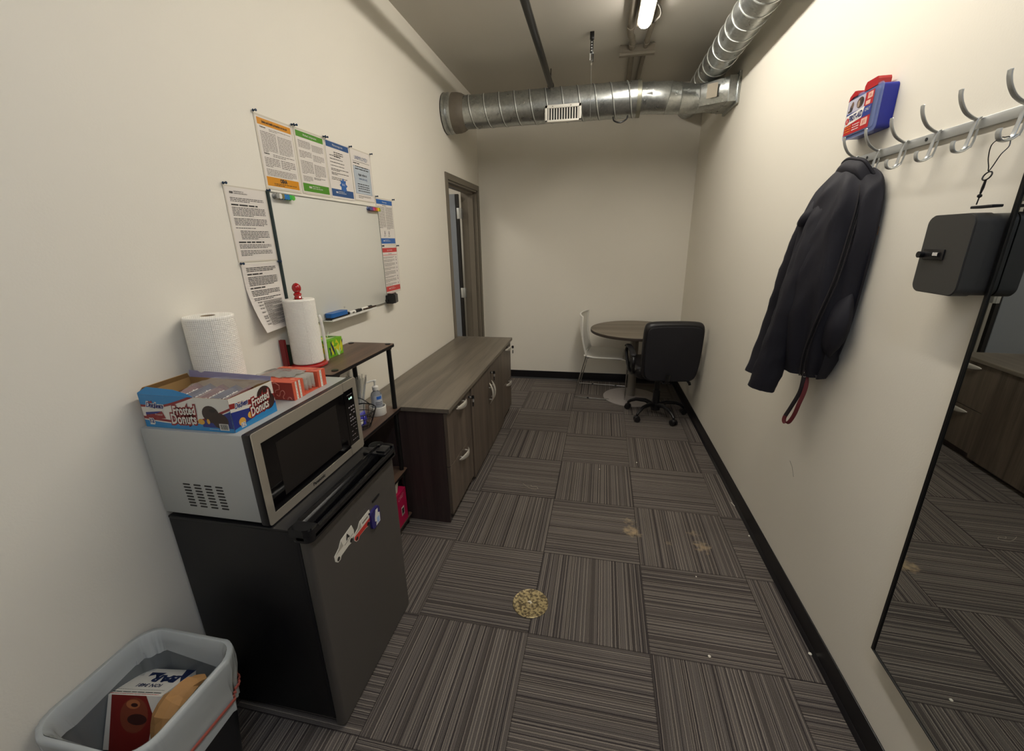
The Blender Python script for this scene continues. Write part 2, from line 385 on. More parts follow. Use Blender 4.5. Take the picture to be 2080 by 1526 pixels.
for x in (.11, .35): b.cyl((x, 3.88, 2.93), (x, 3.88, 3.0), .004, M_COND, seg=8)
tag(b.build('strut_channel'), 'short grey strut channel crossing under the conduits', 'bracket')
b = MB(); b.tube(cr([(.262, 3.12, 2.945), (.31, 3.2, 2.93), (.325, 3.29, 2.925), (.30, 3.4, 2.94), (.285, 3.46, 2.955)], 6), .006, mat('cord_grey', '#4e4a44', .6), 8)
tag(b.build('power_cord'), 'short grey cord looping from the lit tube light to the conduit', 'cord')
b = MB(); pts = [(-.455, -1.8, 2.875), (-.455, 4.83, 2.875)]
b.cyl(*pts, .025, M_BLKM, seg=20)
for y in (.6, 2.2, 4.2): b.tube([(-.455, y, 3.0), (-.455, y, 2.9)], .004, M_BLKM, 6); b.cyl((-.455, y-.012, 2.875), (-.455, y+.012, 2.875), .028, M_BLKM, seg=20)
tag(b.build('black_pipe'), 'long thin black pipe hung below the ceiling, left of the tube light', 'pipe')
t = thing('wire_hanger', 'small galvanised rod clip and wire holding up the round cross duct', 'hanger', (-.1, 3.607, 2.82))
b = MB(); b.box((-.115, 3.596, 2.955), (-.085, 3.62, 3.0), M_BLKM, .002); b.box((-.111, 3.598, 2.87), (-.089, 3.616, 2.955), M_BLKM, .002)
for k in range(4): b.cyl((-.1, 3.595, 2.885+k*.017), (-.1, 3.601, 2.885+k*.017), .005, M_SATIN, seg=10)
b.box((-.114, 3.6, 2.868), (-.084, 3.617, 2.873), M_SATIN); b.box((-.112, 3.602, 2.83), (-.106, 3.614, 2.87), M_SATIN); b.box((-.092, 3.602, 2.82), (-.086, 3.614, 2.87), M_BLKM)
b.build('rod_clip', t)
b = MB(); b.tube([(-.1+.009*math.cos(a*.628), 3.606, 2.835+.009*math.sin(a*.628)) for a in range(10)], .002, M_CHROME, 6, closed=True); b.tube([(-.1, 3.606, 2.843), (-.1, 3.606, 2.868)], .002, M_CHROME, 6); b.build('eye_ring', t)
b = MB(); b.cyl((-.1, 3.61, 2.80), (-.1, 3.607, 2.815), .005, M_COND, seg=8)
ring = [(-.1-.02*math.sin(R(a)), 3.85-.126*math.cos(R(a)), 2.629+.126*math.sin(R(a))) for a in range(40, 360, 10)]
b.tube([(-.1, 3.607, 2.83), (-.1, 3.66, 2.76), (-.1, 3.7, 2.74)]+[(p[0], p[1], p[2]) for p in [(-.1, 3.85-.126*math.cos(R(a)), 2.629+.126*math.sin(R(a))) for a in range(50, -181, -10)]], .0018, M_SATIN, 6); b.build('wire', t)
# cross duct
CY, CZ = 3.85, 2.629
t = thing('round_duct', 'round galvanised spiral duct running across the room under the ceiling', 'duct', (-.2, CY, CZ))
b = MB(); r = .122
b.lathe([(r, -1.125), (r, .25)], (0, CY, CZ), M_GALV, 64, (1, 0, 0), cap=False)
hel = [(x, CY + (r+.001)*math.cos(a), CZ + (r+.001)*math.sin(a)) for x, a in ((-1.12 + .125*k/40, 2*math.pi*k/40) for k in range(0, 436))]
b.tube(hel, .0038, M_SEAM_LIT, 6); b.tube([(p[0]-.006, CY+(p[1]-CY)*.987, CZ+(p[2]-CZ)*.987) for p in hel], .0042, M_SEAM_SHADE, 6); b.build('spiral_pipe', t, ang=1.2)  # pale tube as ridge highlight, dark tube beside it as painted shadow
b = MB(); b.lathe([(.151, -1.299), (.151, -1.262), (.149, -1.258), (.149, -1.222)], (0, CY, CZ), M_GALV, 64, (1, 0, 0), cap=False)
b.lathe([(.153, -1.298), (.153, -1.292)], (0, CY, CZ), M_BLKM, 64, (1, 0, 0))
b.tube([(-1.258, CY+.151*math.cos(R(a)), CZ+.151*math.sin(R(a))) for a in range(0, 360, 8)], .003, M_GALV, 6, closed=True); b.build('wall_collar', t)
b = MB(); b.lathe([(.149, -1.222), (.147, -1.18), (.14, -1.15), (.128, -1.128), (.123, -1.118)], (0, CY, CZ), mat('duct_sealant', '#6e665a', .6, .2, var=.15), 64, (1, 0, 0), cap=False); b.build('sealed_reducer', t)
b = MB(); b.lathe([(.126, .245), (.126, .275), (.106, .279)], (0, CY, CZ), mat('coupling_zinc', '#8b8a7c', .4, .7), 64, (1, 0, 0), cap=False)
b.build('coupling', t)
b = MB(); secs = [(.275, 0, 0, .106), (.35, 0, 0, .106), (.352, 0, 0, .109), (.36, -.004, -.003, .105), (.42, -.012, -.007, .107), (.475, -.006, -.010, .106), (.478, -.006, -.010, .110), (.487, -.004, -.012, .106), (.56, .0, -.018, .104), (.563, 0, -.018, .108), (.57, 0, -.018, .103), (.66, .0, -.03, .096)]
b.grid([[(x+dx2, CY+dy+rr*math.cos(2*math.pi*k/48), CZ+dz+rr*math.sin(2*math.pi*k/48)) for k in range(48) for dx2 in [.02*math.sin(2*math.pi*k/48)*(1 if .35 < x < .5 else 0)]] for x, dy, dz, rr in secs], M_GALV, closed_u=True)
for x, a in ((.3, 200), (.31, 160), (.52, 190), (.6, 215)): b.cyl((x, CY-.1*math.cos(R(a-180)), CZ-.1*math.sin(R(a-180))+.0), (x, CY-.112*math.cos(R(a-180)), CZ-.112*math.sin(R(a-180))), .004, M_SATIN, seg=8)
b.build('adjustable_elbow', t, ang=.9)
b = MB()
rect = []
YA, YC_, ZA, ZB = 3.63, 3.95, 2.515, 2.668
n = 48
for k in range(n):
    a = 2*math.pi*k/n; cx_, cz_ = math.cos(a), math.sin(a); s_ = 1/max(abs(cx_), abs(cz_))
    rect.append(((YA+YC_)/2 + (YC_-YA)/2*cx_*s_, (ZA+ZB)/2 + (ZB-ZA)/2*cz_*s_))
circ = [(CY+.096*math.cos(2*math.pi*k/n), CZ-.03+.096*math.sin(2*math.pi*k/n)) for k in range(n)]
b.grid([[(.66, *p) for p in circ], [(.69, *p) for p in circ], [(.855, *p) for p in rect], [(XR-.002, *p) for p in rect]], M_GALV, closed_u=True)
b.tube([(.69, *p) for p in circ], .004, M_GALV, 6, closed=True)
b.box((.852, YA-.004, ZA-.004), (.862, YC_+.004, ZB+.004), M_GALV, .001)
b.build('square_to_round_boot', t, ang=.5)
b = MB(); b.box((.905, YA-.022, ZA-.02), (XR-.001, YC_+.02, ZB+.02), M_GALV, .002); b.box((.862, YA-.003, ZA-.003), (.905, YC_+.003, ZB+.003), M_GALV); b.build('wall_flange', t)
b = MB(); F = plane((.755, 3.718, 2.60), (.98, -.19, 0), (0, -.10, .99)); F2 = plane((.752, 3.682, 2.60), (.875, -.48, .0), (0, 0, 1)); b.box((-.032, -.045, .0), (.04, .045, .0015), mat('paper_tag', '#a39a8a', .8), F=F2); b.build('paper_tag', t)
b = MB(); gx0, gx1 = -.446, -.166; gz0, gz1 = 2.482, 2.598; gy = 3.722
FG = plane((gx0, gy, gz0), (1, 0, 0), (0, .0, 1), (0, -1, 0)); W_, H_ = gx1-gx0, gz1-gz0
for (u0, v0, u1, v1) in ((0, 0, W_, .014), (0, H_-.022, W_, H_), (0, 0, .02, H_), (W_-.02, 0, W_, H_)): b.box((u0, v0, 0), (u1, v1, .014), M_WHT, .002, F=FG)
for k in range(12): u = .026+k*(W_-.05)/11.3; b.box((u, .014, .0), (u+.008, H_-.022, .009), M_WHT, F=FG)
b.rect(.01, .008, W_-.01, H_-.01, FG, M_BLKM, -.004); b.box((0, 0, -.02), (W_, .004, .0), M_WHT, F=FG)
for u in (.06, .2): b.cyl(FG(u, H_-.011, .014), FG(u, H_-.011, .016), .004, M_COND, seg=10)
b.build('white_grille', t)
b = MB(); b.tube(cr([(.075, 3.80, 2.508), (.085, 3.79, 2.478), (.13, 3.78, 2.462), (.175, 3.79, 2.482), (.185, 3.8, 2.51)], 6), .006, M_BLK, 8); b.build('damper_handle', t)
# side duct along the right wall
t = thing('spiral_duct', 'round galvanised spiral duct running along the top of the right wall', 'duct', (.778, 1, 2.784))
b = MB(); r = .095; b.lathe([(r, -1.85), (r, 4.82)], (.778, 0, 2.784), M_GALV, 56, (0, 1, 0), cap=False)
b.tube([(.778+(r+.001)*math.cos(a), y, 2.784+(r+.001)*math.sin(a)) for y, a in ((-1.8+.14*k/28, -2*math.pi*k/28) for k in range(0, 1310))], .0036, M_SEAM_LIT, 5); b.build('spiral_pipe', t, ang=1.2)
for y in (-.5, 1.6):
    b = MB(); b.tube([(.683, y, 3.0)]+[(.778+(r+.004)*math.cos(R(a)), y, 2.784+(r+.004)*math.sin(R(a))) for a in range(-180, 1, 10)]+[(.877, y, 3.0)], .003, M_SATIN, 6)
    b.build('hanging_strap', t)
# ------------------------------------------------------------------ mini fridge
M_FBODY = mat('fridge_black', '#0d0c0f', .5, bump=.15, bscale=500)
M_FDOOR = mat('dark_steel_door', '#64605b', .4, .5)
M_GLOSS = mat('gloss_black', '#0d0d10', .16, coat=.3)
t = thing('mini_fridge', 'black mini fridge with dark steel door under the microwave', 'fridge', (-1.06, 1.14, 0))
b = MB(); b.box((-1.288, .886, .025), (-.838, 1.408, .797), M_FBODY, .006); b.box((-1.285, .884, .795), (-.842, 1.41, .806), M_FBODY, .004)
for x in (-1.25, -.88):
    for y in (.93, 1.36): b.cyl((x, y, 0), (x, y, .026), .018, M_BLK, seg=16)
b.build('cabinet', t)
b = MB(); b.box((-.836, .884, .03), (-.828, 1.41, .79), M_RUB); b.build('door_gasket', t)
b = MB(); b.prism(rrect(-.828, .878, -.79, 1.414, .014), .014, .782, lambda u, v, w: Vector((u, v, w)), M_FDOOR); dd = b.build('door', t)
FD = plane((-.79, 0, 0), (0, 1, 0), (0, 0, 1), (1, 0, 0))
b = MB(); b.box((1.222, .676, 0), (1.273, .687, .003), M_BLK, .001, F=FD); b.build('badge', dd)
b = MB(); b.text('V I S S A N I', 1.148, .6875, .0125, FD, mat('faded_print', '#77736d', .5), .0006); b.build('logo', dd, smooth=False)
b = MB()
b.prism(rrect(-.840, .866, -.772, 1.418, .022), .782, .800, lambda u, v, w: Vector((u, v, w)), M_BLK)
def trimz(s_, y):      # s_ 0 rear .. 1 front; a raised rear deck, an S-shaped edge, a finger pocket, a rounded front lip
    q = (y-.868)/.55; c = .78-.10*math.sin(math.pi*min(1, q*1.3))-.62*max(0, q-.25)**1.3
    if q < .07 or q > .955: z_ = .826
    elif s_ < .10: z_ = .829
    elif s_ < c: z_ = .816+.006*((s_-.1)/max(.05, c-.1))**3
    elif s_ < .86: z_ = .800
    else: z_ = .818
    if s_ > .97: z_ -= .006
    return z_
ss = [0, .02, .08, .11]+[.14+.03*k for k in range(24)]+[.855, .875, .93, .965, .99, 1.0]; ys = [.866+.552*k/110 for k in range(111)]; rows = []
for y in ys:
    e_ = min(y-.866, 1.418-y); x1_ = -.772-(.022-math.sqrt(max(0, .022**2-(.022-e_)**2)) if e_ < .022 else 0)
    rows.append([(-.840+(x1_+.840)*s_, y, trimz(s_, y)) for s_ in ss])
b.grid(rows, M_GLOSS); 
b.grid([[r[-1] for r in rows], [(r[-1][0], r[-1][1], .79) for r in rows]], M_BLK); b.grid([[r[0] for r in rows], [(r[0][0], r[0][1], .79) for r in rows]], M_BLK); b.add(rows[0]+[(rows[0][-1][0], .866, .79), (rows[0][0][0], .866, .79)], [list(range(len(ss)+2))], M_BLK); b.add(rows[-1]+[(rows[-1][-1][0], 1.418, .79), (rows[-1][0][0], 1.418, .79)], [list(range(len(ss)+2))], M_BLK)
b.build('top_handle_trim', t)
b = MB(); b.box((-.875, 1.335, .807), (-.78, 1.385, .822), M_BLK, .004); b.box((-.82, 1.34, .82), (-.782, 1.39, .832), M_BLK, .004); b.build('hinge_cover', t)
# magnets on the door
def truck(y0, z0, sc, rot, body, low, label, extra):
    c, s_ = math.cos(rot), math.sin(rot)
    F = lambda u, v, w=0.0: Vector((-.79+w, y0+(u*c-v*s_)*sc, z0+(u*s_+v*c)*sc))
    out = [(-.06, .002), (-.058, .022), (-.03, .03), (-.012, .046), (.055, .046), (.06, .02), (.055, .0), (.038, -.004), (.03, -.012), (.018, -.008), (-.028, -.006), (-.036, -.014), (-.05, -.012)]
    b = MB(); b.prism(out, 0, .0015, F, mat('magnet_edge', '#d8d3c6', .4))
    if low: b.poly([(-.058, .004), (-.056, .014), (.056, .014), (.055, .002), (.036, -.002), (.03, -.01), (.018, -.006), (-.03, -.005), (-.036, -.012), (-.05, -.01)], F, mat('magnet_red', low, .35), .0018)
    b.poly([(-.052, .02), (-.03, .027), (-.012, .042), (-.008, .018)], F, mat('magnet_grey', '#a9a396', .4), .002)
    for u in (-.044, .034): b.disc(u, -.002, .0075, F, M_INK, .0022)
    if extra: b.text('A', .022, .028, .024, F, M_INK, .0022, bold=.002); b.rect(-.002, .012, .05, .014, F, M_GREYINK, .002)
    else: b.rect(-.0, .024, .04, .03, F, M_GREYINK, .002); b.disc(.05, .03, .005, F, M_INK, .0022)
    return tag(b.build('truck_magnet', smooth=False), label, 'magnet', 'truck shaped fridge magnets')
truck(1.032, .632, 1.0, R(8), None, None, 'flat white truck magnet with a black A on the fridge door', True)
truck(1.142, .62, .98, R(3), None, '#c2352b', 'flat truck magnet, white over red, on the fridge door', False)
b = MB(); F = FD; b.prism(rrect(1.190, .578, 1.252, .655, .016), 0, .009, F, mat('magnet_purple', '#2b2466', .35))
b.poly([(1.212, .62), (1.222, .648), (1.238, .646), (1.236, .628), (1.248, .622), (1.246, .585), (1.215, .583), (1.22, .6), (1.21, .604)], F, M_WHT, .0095)
b.rect(1.224, .588, 1.242, .612, F, mat('pale_blue', '#9fb9dd', .4), .0098)
tag(b.build('round_magnet', smooth=False), 'chunky rounded purple and white magnet, highest on the fridge door', 'magnet')

# ------------------------------------------------------------------ microwave
M_MW = mat('microwave_case', '#b4b6b3', .36, .3)
M_GLASS = mat('microwave_glass', '#070608', .1, coat=.5)
t = thing('microwave', 'silver microwave oven with black glass door standing on the mini fridge', 'microwave', (-1.1, 1.147, .806))
b = MB(); b.box((-1.286, .883, .82), (-.940, 1.412, 1.105), M_MW, .005)
for i in range(4):
    for j in range(8):
        x, z = -1.187+i*.038+j*.0006, .930-j*.0105; b.prism(rrect(x, z-.0025, x+.025, z+.0025, .0024, 3), 0, .0006, lambda u, v, w: Vector((u, .883-w, v)), M_INK)
for x in (-1.25, -.98):
    for y in (.92, 1.375): b.cyl((x, y, .806), (x, y, .821), .014, M_BLK, seg=14)
b.build('case', t)
b = MB(); b.box((-.944, .8825, .811), (-.916, 1.4125, 1.1085), M_BLK, .006); b.build('front_bezel', t)
FM = plane((-.916, 0, 0), (0, 1, 0), (0, 0, 1), (1, 0, 0))
def frame(mb, o, i, w0, w1, F, m):
    (a0, b0, a1, b1), (c0, d0, c1, d1) = o, i
    for q in ([(a0, b0), (a1, b0), (c1, d0), (c0, d0)], [(a1, b0), (a1, b1), (c1, d1), (c1, d0)], [(a1, b1), (a0, b1), (c0, d1), (c1, d1)], [(a0, b1), (a0, b0), (c0, d0), (c0, d1)]): mb.prism(q, w0, w1, F, m)
b = MB()
b.prism([(.892, .812), (1.324, .812), (1.324, .842), (.911, .842), (.911, 1.071), (1.324, 1.071), (1.324, 1.109), (.892, 1.109), (.8875, 1.107), (.886, 1.103), (.886, .818), (.8875, .8135)], 0, .004, FM, M_STEEL)
md = b.build('door', t)
b = MB(); b.box((.908, .84, 0), (1.324, 1.073, .0022), M_GLASS, F=FM); b.rect(.965, .868, 1.27, 1.046, FM, mat('door_screen', '#1d1917', .35), .0026); b.build('window', md)
b = MB(); b.text('Panasonic', 1.118, .828, .0165, FM, M_INK, .0044, bold=.0008); b.build('brand_lettering', md, smooth=False)
b = MB(); b.prism([(1.3265, .812), (1.406, .812), (1.412, .818), (1.412, 1.103), (1.406, 1.109), (1.3265, 1.109), (1.3265, 1.074), (1.388, 1.074), (1.388, .85), (1.3265, .85)], 0, .004, FM, M_STEEL)
b.box((1.3265, .848, 0), (1.389, 1.076, .0022), M_GLASS, F=FM); cp = b.build('control_panel', t)
M_KEY = mat('key_print', '#8a8486', .5); b = MB()
b.rect(1.345, 1.052, 1.378, 1.0535, FM, M_KEY, .0026)
for r_, z in enumerate((1.03-.012, 1.0, .985, .972, .957, .945, .93, .918, .902, .885, .866)):
    for c_ in range(3):
        if r_ in (0,): continue
        hh = .005 if 0 < r_ < 6 else .0022
        if (r_*7+c_*3) % 5 == 4: continue
        b.rect(1.345+c_*.0135, z, 1.3545+c_*.0135, z+hh, FM, M_KEY, .0026)
b.build('keypad', cp, smooth=False)
b = MB(); b.rect(1.35, 1.03, 1.38, 1.043, FM, mat('display_dark', '#0d1410', .3), .0026)
for k, ch in enumerate('1:03'): b.text(ch, 1.356+k*.0055, 1.0365, .0105, FM, mat('display_green', '#d8ffe8', .5, emit=('#c8ffe0', 1.2)), .003)
b.build('display', cp, smooth=False)

# ------------------------------------------------------------------ on the microwave
M_BLUE = mat('carton_blue', '#1f7fb8', .3, coat=.2); M_NAVY = mat('carton_navy', '#22307c', .3); M_CRED = mat('carton_red', '#8c2626', .35); M_CW = mat('carton_white', '#d9d4c8', .35)
M_CHOC = mat('chocolate_print', '#33201c', .35); M_CARD = mat('bare_cardboard', '#a5814f', .8, var=.08); M_CRUMB = mat('cake_print', '#d6a13f', .5)
M_FILM = mat('clear_film', '#e8e6e2', .08, alpha=.2, spec=.8)
t = thing('donut_carton', 'open blue and white carton of frosted donuts on top of the microwave', 'box', (-1.12, .98, 1.105))
z0 = 1.1056; b = MB(); X0, X1, Y0, Y1 = -1.273, -.972, .897, 1.06; th = .0015
b.box((X0, Y0, z0), (X1, Y1, z0+th), M_CARD)
b.box((X0, Y0, z0), (X1, Y0+th, z0+.1), M_CARD); b.box((X0, Y1-th, z0), (X1, Y1, z0+.1), M_CARD); b.box((X0, Y0, z0), (X0+th, Y1, z0+.1), M_CARD); b.box((X1-th, Y0, z0), (X1, Y1, z0+.1), M_CARD)
cart = b.build('tray', t, smooth=False)
def wave(u0, u1, f, n=24): return [(u0+(u1-u0)*k/n, f((u0+(u1-u0)*k/n))) for k in range(n+1)]
FF = plane((X0, Y0, z0), (1, 0, 0), (0, 0, 1), (0, -1, 0)); b = MB()
b.rect(0, 0, .301, .1, FF, M_CW, .0004)
up = lambda u: .058+.075*max(0, (u-.06)/.2)**.8*.6 if u > .06 else .058
b.poly([(0, .1), (0, .062)]+wave(0, .19, lambda u: .062 if u < .06 else .062+.038*((u-.06)/.13)**1.3)+[(.19, .1)], FF, M_CRED, .0006)
b.poly([(0, .1), (0, .068)]+wave(0, .17, lambda u: .069 if u < .06 else .069+.031*((u-.06)/.11)**1.3)+[(.17, .1)], FF, M_BLUE, .0008)
b.poly([(0, 0), (0, .034)]+wave(0, .301, lambda u: .034-.010*math.sin(min(u, .16)/.16*math.pi/2)+.05*max(0, (u-.16)/.14)**1.2)+[(.301, 0)], FF, M_CRED, .0006)
b.poly([(0, 0), (0, .026)]+wave(0, .301, lambda u: .026-.009*math.sin(min(u, .16)/.16*math.pi/2)+.05*max(0, (u-.16)/.14)**1.2)+[(.301, 0)], FF, M_CW, .0008)
b.poly([(0, 0), (0, .022)]+wave(0, .301, lambda u: .022-.008*math.sin(min(u, .16)/.16*math.pi/2)+.05*max(0, (u-.16)/.14)**1.2)+[(.301, 0)], FF, M_BLUE, .001)
b.poly([(.2, .012), (.3, .012), (.3, .062), (.2, .03)], FF, M_NAVY, .0012)
b.disc(.235, .052, .028, FF, M_CHOC, .0014, ry=.026); b.disc(.262, .034, .027, FF, M_CHOC, .0015, ry=.024); b.disc(.243, .064, .011, FF, mat('choc_hole', '#1a100e', .4), .0016, ry=.005)
b.disc(.198, .028, .011, FF, M_CRUMB, .0016, ry=.0085); b.disc(.222, .03, .005, FF, M_CRUMB, .0016, ry=.008)
for dz, mm, bo in ((.0018, M_CRED, .018), (.0021, M_CW, .0030)):
    b.text('Frosted', .146, .058, .038, FF, mm, dz, bold=bo*.32, shear=.25, rot=R(4), sx=.66); b.text('Donuts', .138, .031, .043, FF, mm, dz, bold=bo*.32, shear=.2, rot=R(3), sx=.68)
for dz, mm, bo in ((.0012, M_CW, .0032), (.0015, M_NAVY, .0004)): b.text('Duchess', .048, .068, .022, FF, mm, dz, bold=bo, shear=.4, rot=R(-3), sx=.78)
b.poly([(.03, .076), (.034, .083), (.038, .078), (.042, .084), (.046, .076)], FF, M_CRED, .0016)
b.poly([(.01, .026), (.012, .046), (.07, .052), (.078, .03)], FF, M_CRED, .0014); b.poly([(.012, .038), (.012, .046), (.07, .052), (.05, .044)], FF, M_NAVY, .0016); b.text('Frosted', .056, .041, .008, FF, M_CW, .0018, shear=.3)
b.text('12', .026, .02, .018, FF, M_CW, .002, bold=.0025); b.text('12', .026, .02, .018, FF, M_NAVY, .0024, bold=.0006); b.rect(.018, .0085, .034, .012, FF, M_CW, .002)
b.rect(.256, .006, .286, .026, FF, M_CW, .002)
rb = random.Random(3); u = .259
while u < .283: w_ = rb.choice((.0006, .0011, .0016)); b.rect(u, .0085, u+w_, .024, FF, M_INK, .0022); u += w_+.0009
b.rect(.22, .007, .252, .008, FF, M_CW, .002)
b.build('printed_front', cart, smooth=False)
FS = plane((X1, Y0, z0), (0, 1, 0), (0, 0, 1), (1, 0, 0)); b = MB()
b.rect(0, 0, .163, .1, FS, M_CW, .0004); b.poly([(0, .085), (.163, .06), (.163, .045), (0, .07)], FS, M_CRED, .0006); b.poly([(0, 0), (0, .06), (.163, .036), (.163, 0)], FS, M_NAVY, .0008); b.poly([(0, 0), (0, .008), (.163, .03), (.163, 0)], FS, M_BLUE, .001)
b.disc(.125, .068, .028, FS, M_CHOC, .0012); b.disc(.135, .045, .026, FS, M_CHOC, .0013); b.disc(.03, .022, .012, FS, M_CRUMB, .0013); b.disc(.062, .03, .010, FS, M_CRUMB, .0013)
for dz, mm, bo in ((.0018, M_CRED, .018), (.0021, M_CW, .0030)):
    b.text('Frosted', .106, .062, .036, FS, mm, dz, bold=bo*.3, shear=.25, rot=R(6), sx=.62); b.text('Donuts', .098, .037, .038, FS, mm, dz, bold=bo*.3, shear=.2, rot=R(5), sx=.62)
for dz, mm, bo in ((.0012, M_CW, .0026), (.0015, M_NAVY, .0004)): b.text('Duchess', .038, .072, .022, FS, mm, dz, bold=bo, shear=.4, sx=.6)
b.text('12', .03, .012, .016, FS, M_CW, .002, bold=.002); b.text('12', .03, .012, .016, FS, M_NAVY, .0023)
b.build('printed_end', cart, smooth=False)
b = MB()
FFl = plane((X0, Y0, z0+.1), (1, 0, 0), (0, .35, .94), (0, -.94, .35)); b.prism([(0, 0), (0, .004), (.028, .022), (.12, .018), (.17, .008), (.19, 0)], 0, .0012, FFl, M_BLUE)
b.build('torn_front_flap', t, smooth=False)
b = MB(); b.prism([(.003, 0), (0, .022), (.301, .014), (.30, 0)], 0, .0015, plane((X0, Y1, z0+.1), (1, 0, 0), (0, .25, .97), (0, -.97, .25)), mat('flap_lilac', '#8d86a3', .35)); b.build('rear_flap', t, smooth=False)
b = MB(); b.prism([(0, 0), (.01, .02), (.15, .02), (.163, 0)], 0, .0015, plane((X0, Y0, z0+.1), (0, 1, 0), (.5, 0, .87)), M_CARD); b.build('side_flap', t, smooth=False)
def nz2(x, y, s, a): return a*mnoise.noise(Vector((x*s, y*s, 3.1)))
b = MB(); rows = []
for i in range(16):
    x = X0+.12+(.18)*i/15; rows.append([(x, Y0+.163*j/10, z0+.101+.012*math.sin(j/10*math.pi*.9)*(.4+.6*(1-i/15))+nz2(x, j*.016, 40, .006)) for j in range(11)])
b.grid(rows, M_FILM); b.build('shrink_wrap', t)
M_PACK = mat('wrapper_maroon', '#5d1a22', .25, coat=.4); M_PACKB = mat('wrapper_navy', '#171c46', .25, coat=.4)
def pillow(mb, F, w_, h_, t_, m, n=8, seed=0):
    for sgn in (1, -1):
        rows = []
        for i in range(n+1):
            u = -1+2*i/n; rows.append([F(u*w_/2, (-1+2*j/n)*h_/2, sgn*t_/2*(max(0, 1-abs(u)**3))**.5*(max(0, 1-abs(-1+2*j/n)**3))**.5+nz2(u+seed, j*.3, 2.1, .0015)) for j in range(n+1)])
        mb.grid(rows if sgn > 0 else rows[::-1], m)
for k in range(5):
    cx = -1.205+k*.048; F = plane((cx, .98, z0+.073), (.45, 0, .0), (0, 1, 0)); F = (lambda cx: plane((cx, .978, z0+.062), (0, .99, .08), (-.86, 0, .5)))(cx)
    b = MB(); pillow(b, F, .145, .07, .022, M_PACK if k % 2 == 0 else M_PACKB, seed=k)
    F3 = (lambda F: (lambda u, v, w=0.0: F(v*1.0, -u, w)))(F)
    for s_ in (1,): b.text('Donuts', 0, .0, .026, lambda u, v, w=0.0, F=F: F(u, v, w), M_CW, .0125, bold=.001, shear=.2, rot=0)
    tag(b.build('donut_packet'), ('maroon donut packet at the left end inside the open blue carton', 'navy donut packet second from the left inside the open blue carton', 'maroon donut packet in the middle of the open blue carton', 'navy donut packet second from the right inside the open blue carton', 'maroon donut packet at the right end inside the open blue carton')[k], 'snack packet', 'donut packets in the blue carton')
def roll(x, y, z, r, h, label):
    t = thing('paper_towel_roll', label, 'paper towel', (x, y, z))
    b = MB(); b.lathe([(.02, .001), (r-.003, .001), (r, .004), (r, h-.004), (r-.003, h), (.021, h)], (x, y, z), M_TOWEL, 64, cap=False)
    th = R(-40); b.tube([(x+(r+.0006)*math.cos(th), y+(r+.0006)*math.sin(th), z+.004), (x+(r+.0006)*math.cos(th), y+(r+.0006)*math.sin(th), z+h-.004)], .0009, M_TOWEL, 5); b.build('sheets', t)
    b = MB(); b.lathe([(.0205, 0), (.0205, h), (.019, h), (.019, 0)], (x, y, z), mat('core_card', '#9c8a70', .8), 32, cap=False); b.build('core', t)
roll(-1.226, 1.134, 1.1056, .0715, .286, 'white paper towel roll standing on the microwave behind the donut carton')
# orange snack carton
M_ORG = mat('carton_coral', '#cf5a3f', .4); M_ORD = mat('carton_brick', '#9c3a33', .45); M_PEACH = mat('carton_peach', '#eebb96', .4)
t = thing('snack_carton', 'coral striped snack carton with a cut window on top of the microwave', 'box', (-1.06, 1.24, 1.105))
x0, x1, y0, y1, z1 = -1.153, -.976, 1.148, 1.325, z0+.062; b = MB()
b.box((x0, y0, z0), (x1, y0+.055, z1), M_ORD, .001); b.box((x0, y1-.045, z0), (x1, y1, z1), M_ORG, .001); b.box((x0, y0+.055, z0), (x0+.01, y1-.045, z1), M_ORG); b.box((x0, y0+.05, z0), (x1-.002, y1-.04, z0+.004), M_ORG)
bx = b.build('carton_body', t, smooth=False); b = MB()
FT = lambda u, v, w=0.0: Vector((u, v, z1+w)); FR_ = plane((x1, y0, z0), (0, 1, 0), (0, 0, 1), (1, 0, 0)); FFr = plane((x0, y0, z0), (1, 0, 0), (0, 0, 1), (0, -1, 0))
b.rect(x0, y0, x1, y0+.055, FT, M_ORG, .0004); 
for k, (a0, a1, mm) in enumerate(((0, .014, M_ORG), (.014, .022, M_CW), (.022, .031, M_ORG), (.031, .04, M_CW), (.04, .055, M_ORG), (.132, .145, M_ORG), (.145, .156, M_CW), (.156, .177, M_ORG))):
    b.rect(a0, 0, a1, .062, FR_, mm, .0005)
    if mm is M_CW:
        for q in range(5): b.disc((a0+a1)/2, .008+q*.011, .0012, FR_, M_GREYINK, .0007, seg=8)
rq = random.Random(5)
for q in range(9): b.disc(x0+.01+rq.random()*.15, y0+.005+rq.random()*.045, .004+rq.random()*.006, FT, M_PEACH if q % 2 else M_ORD, .0007+q*.0001, seg=12, ry=.003)
for q in range(9): b.disc(x0+.01+rq.random()*.15, y1-.04+rq.random()*.035, .004+rq.random()*.006, FT, M_PEACH if q % 2 else M_ORD, .0007+q*.0001, seg=12, ry=.003)
b.build('carton_print', bx, smooth=False)
b = MB(); M_SQ = mat('squiggle_pink', '#c77a6c', .5)
b.tube([FFr(u, v, .0006) for u, v in [(.105, .058), (.115, .06), (.128, .052), (.126, .038), (.112, .034), (.108, .026)]], .0016, M_SQ, 6)
b.tube([FFr(*p[:2], .0006) for p in cr([(.112, .018, 0), (.122, .014, 0), (.13, .03, 0), (.14, .034, 0), (.144, .024, 0), (.136, .012, 0), (.138, .004, 0)], 5)], .0016, M_SQ, 6)
b.tube([FFr(*p[:2], .0006) for p in cr([(.152, .002, 0), (.156, .01, 0), (.164, .01, 0), (.168, .002, 0)], 5)], .0016, M_SQ, 6); b.build('squiggle_print', bx)
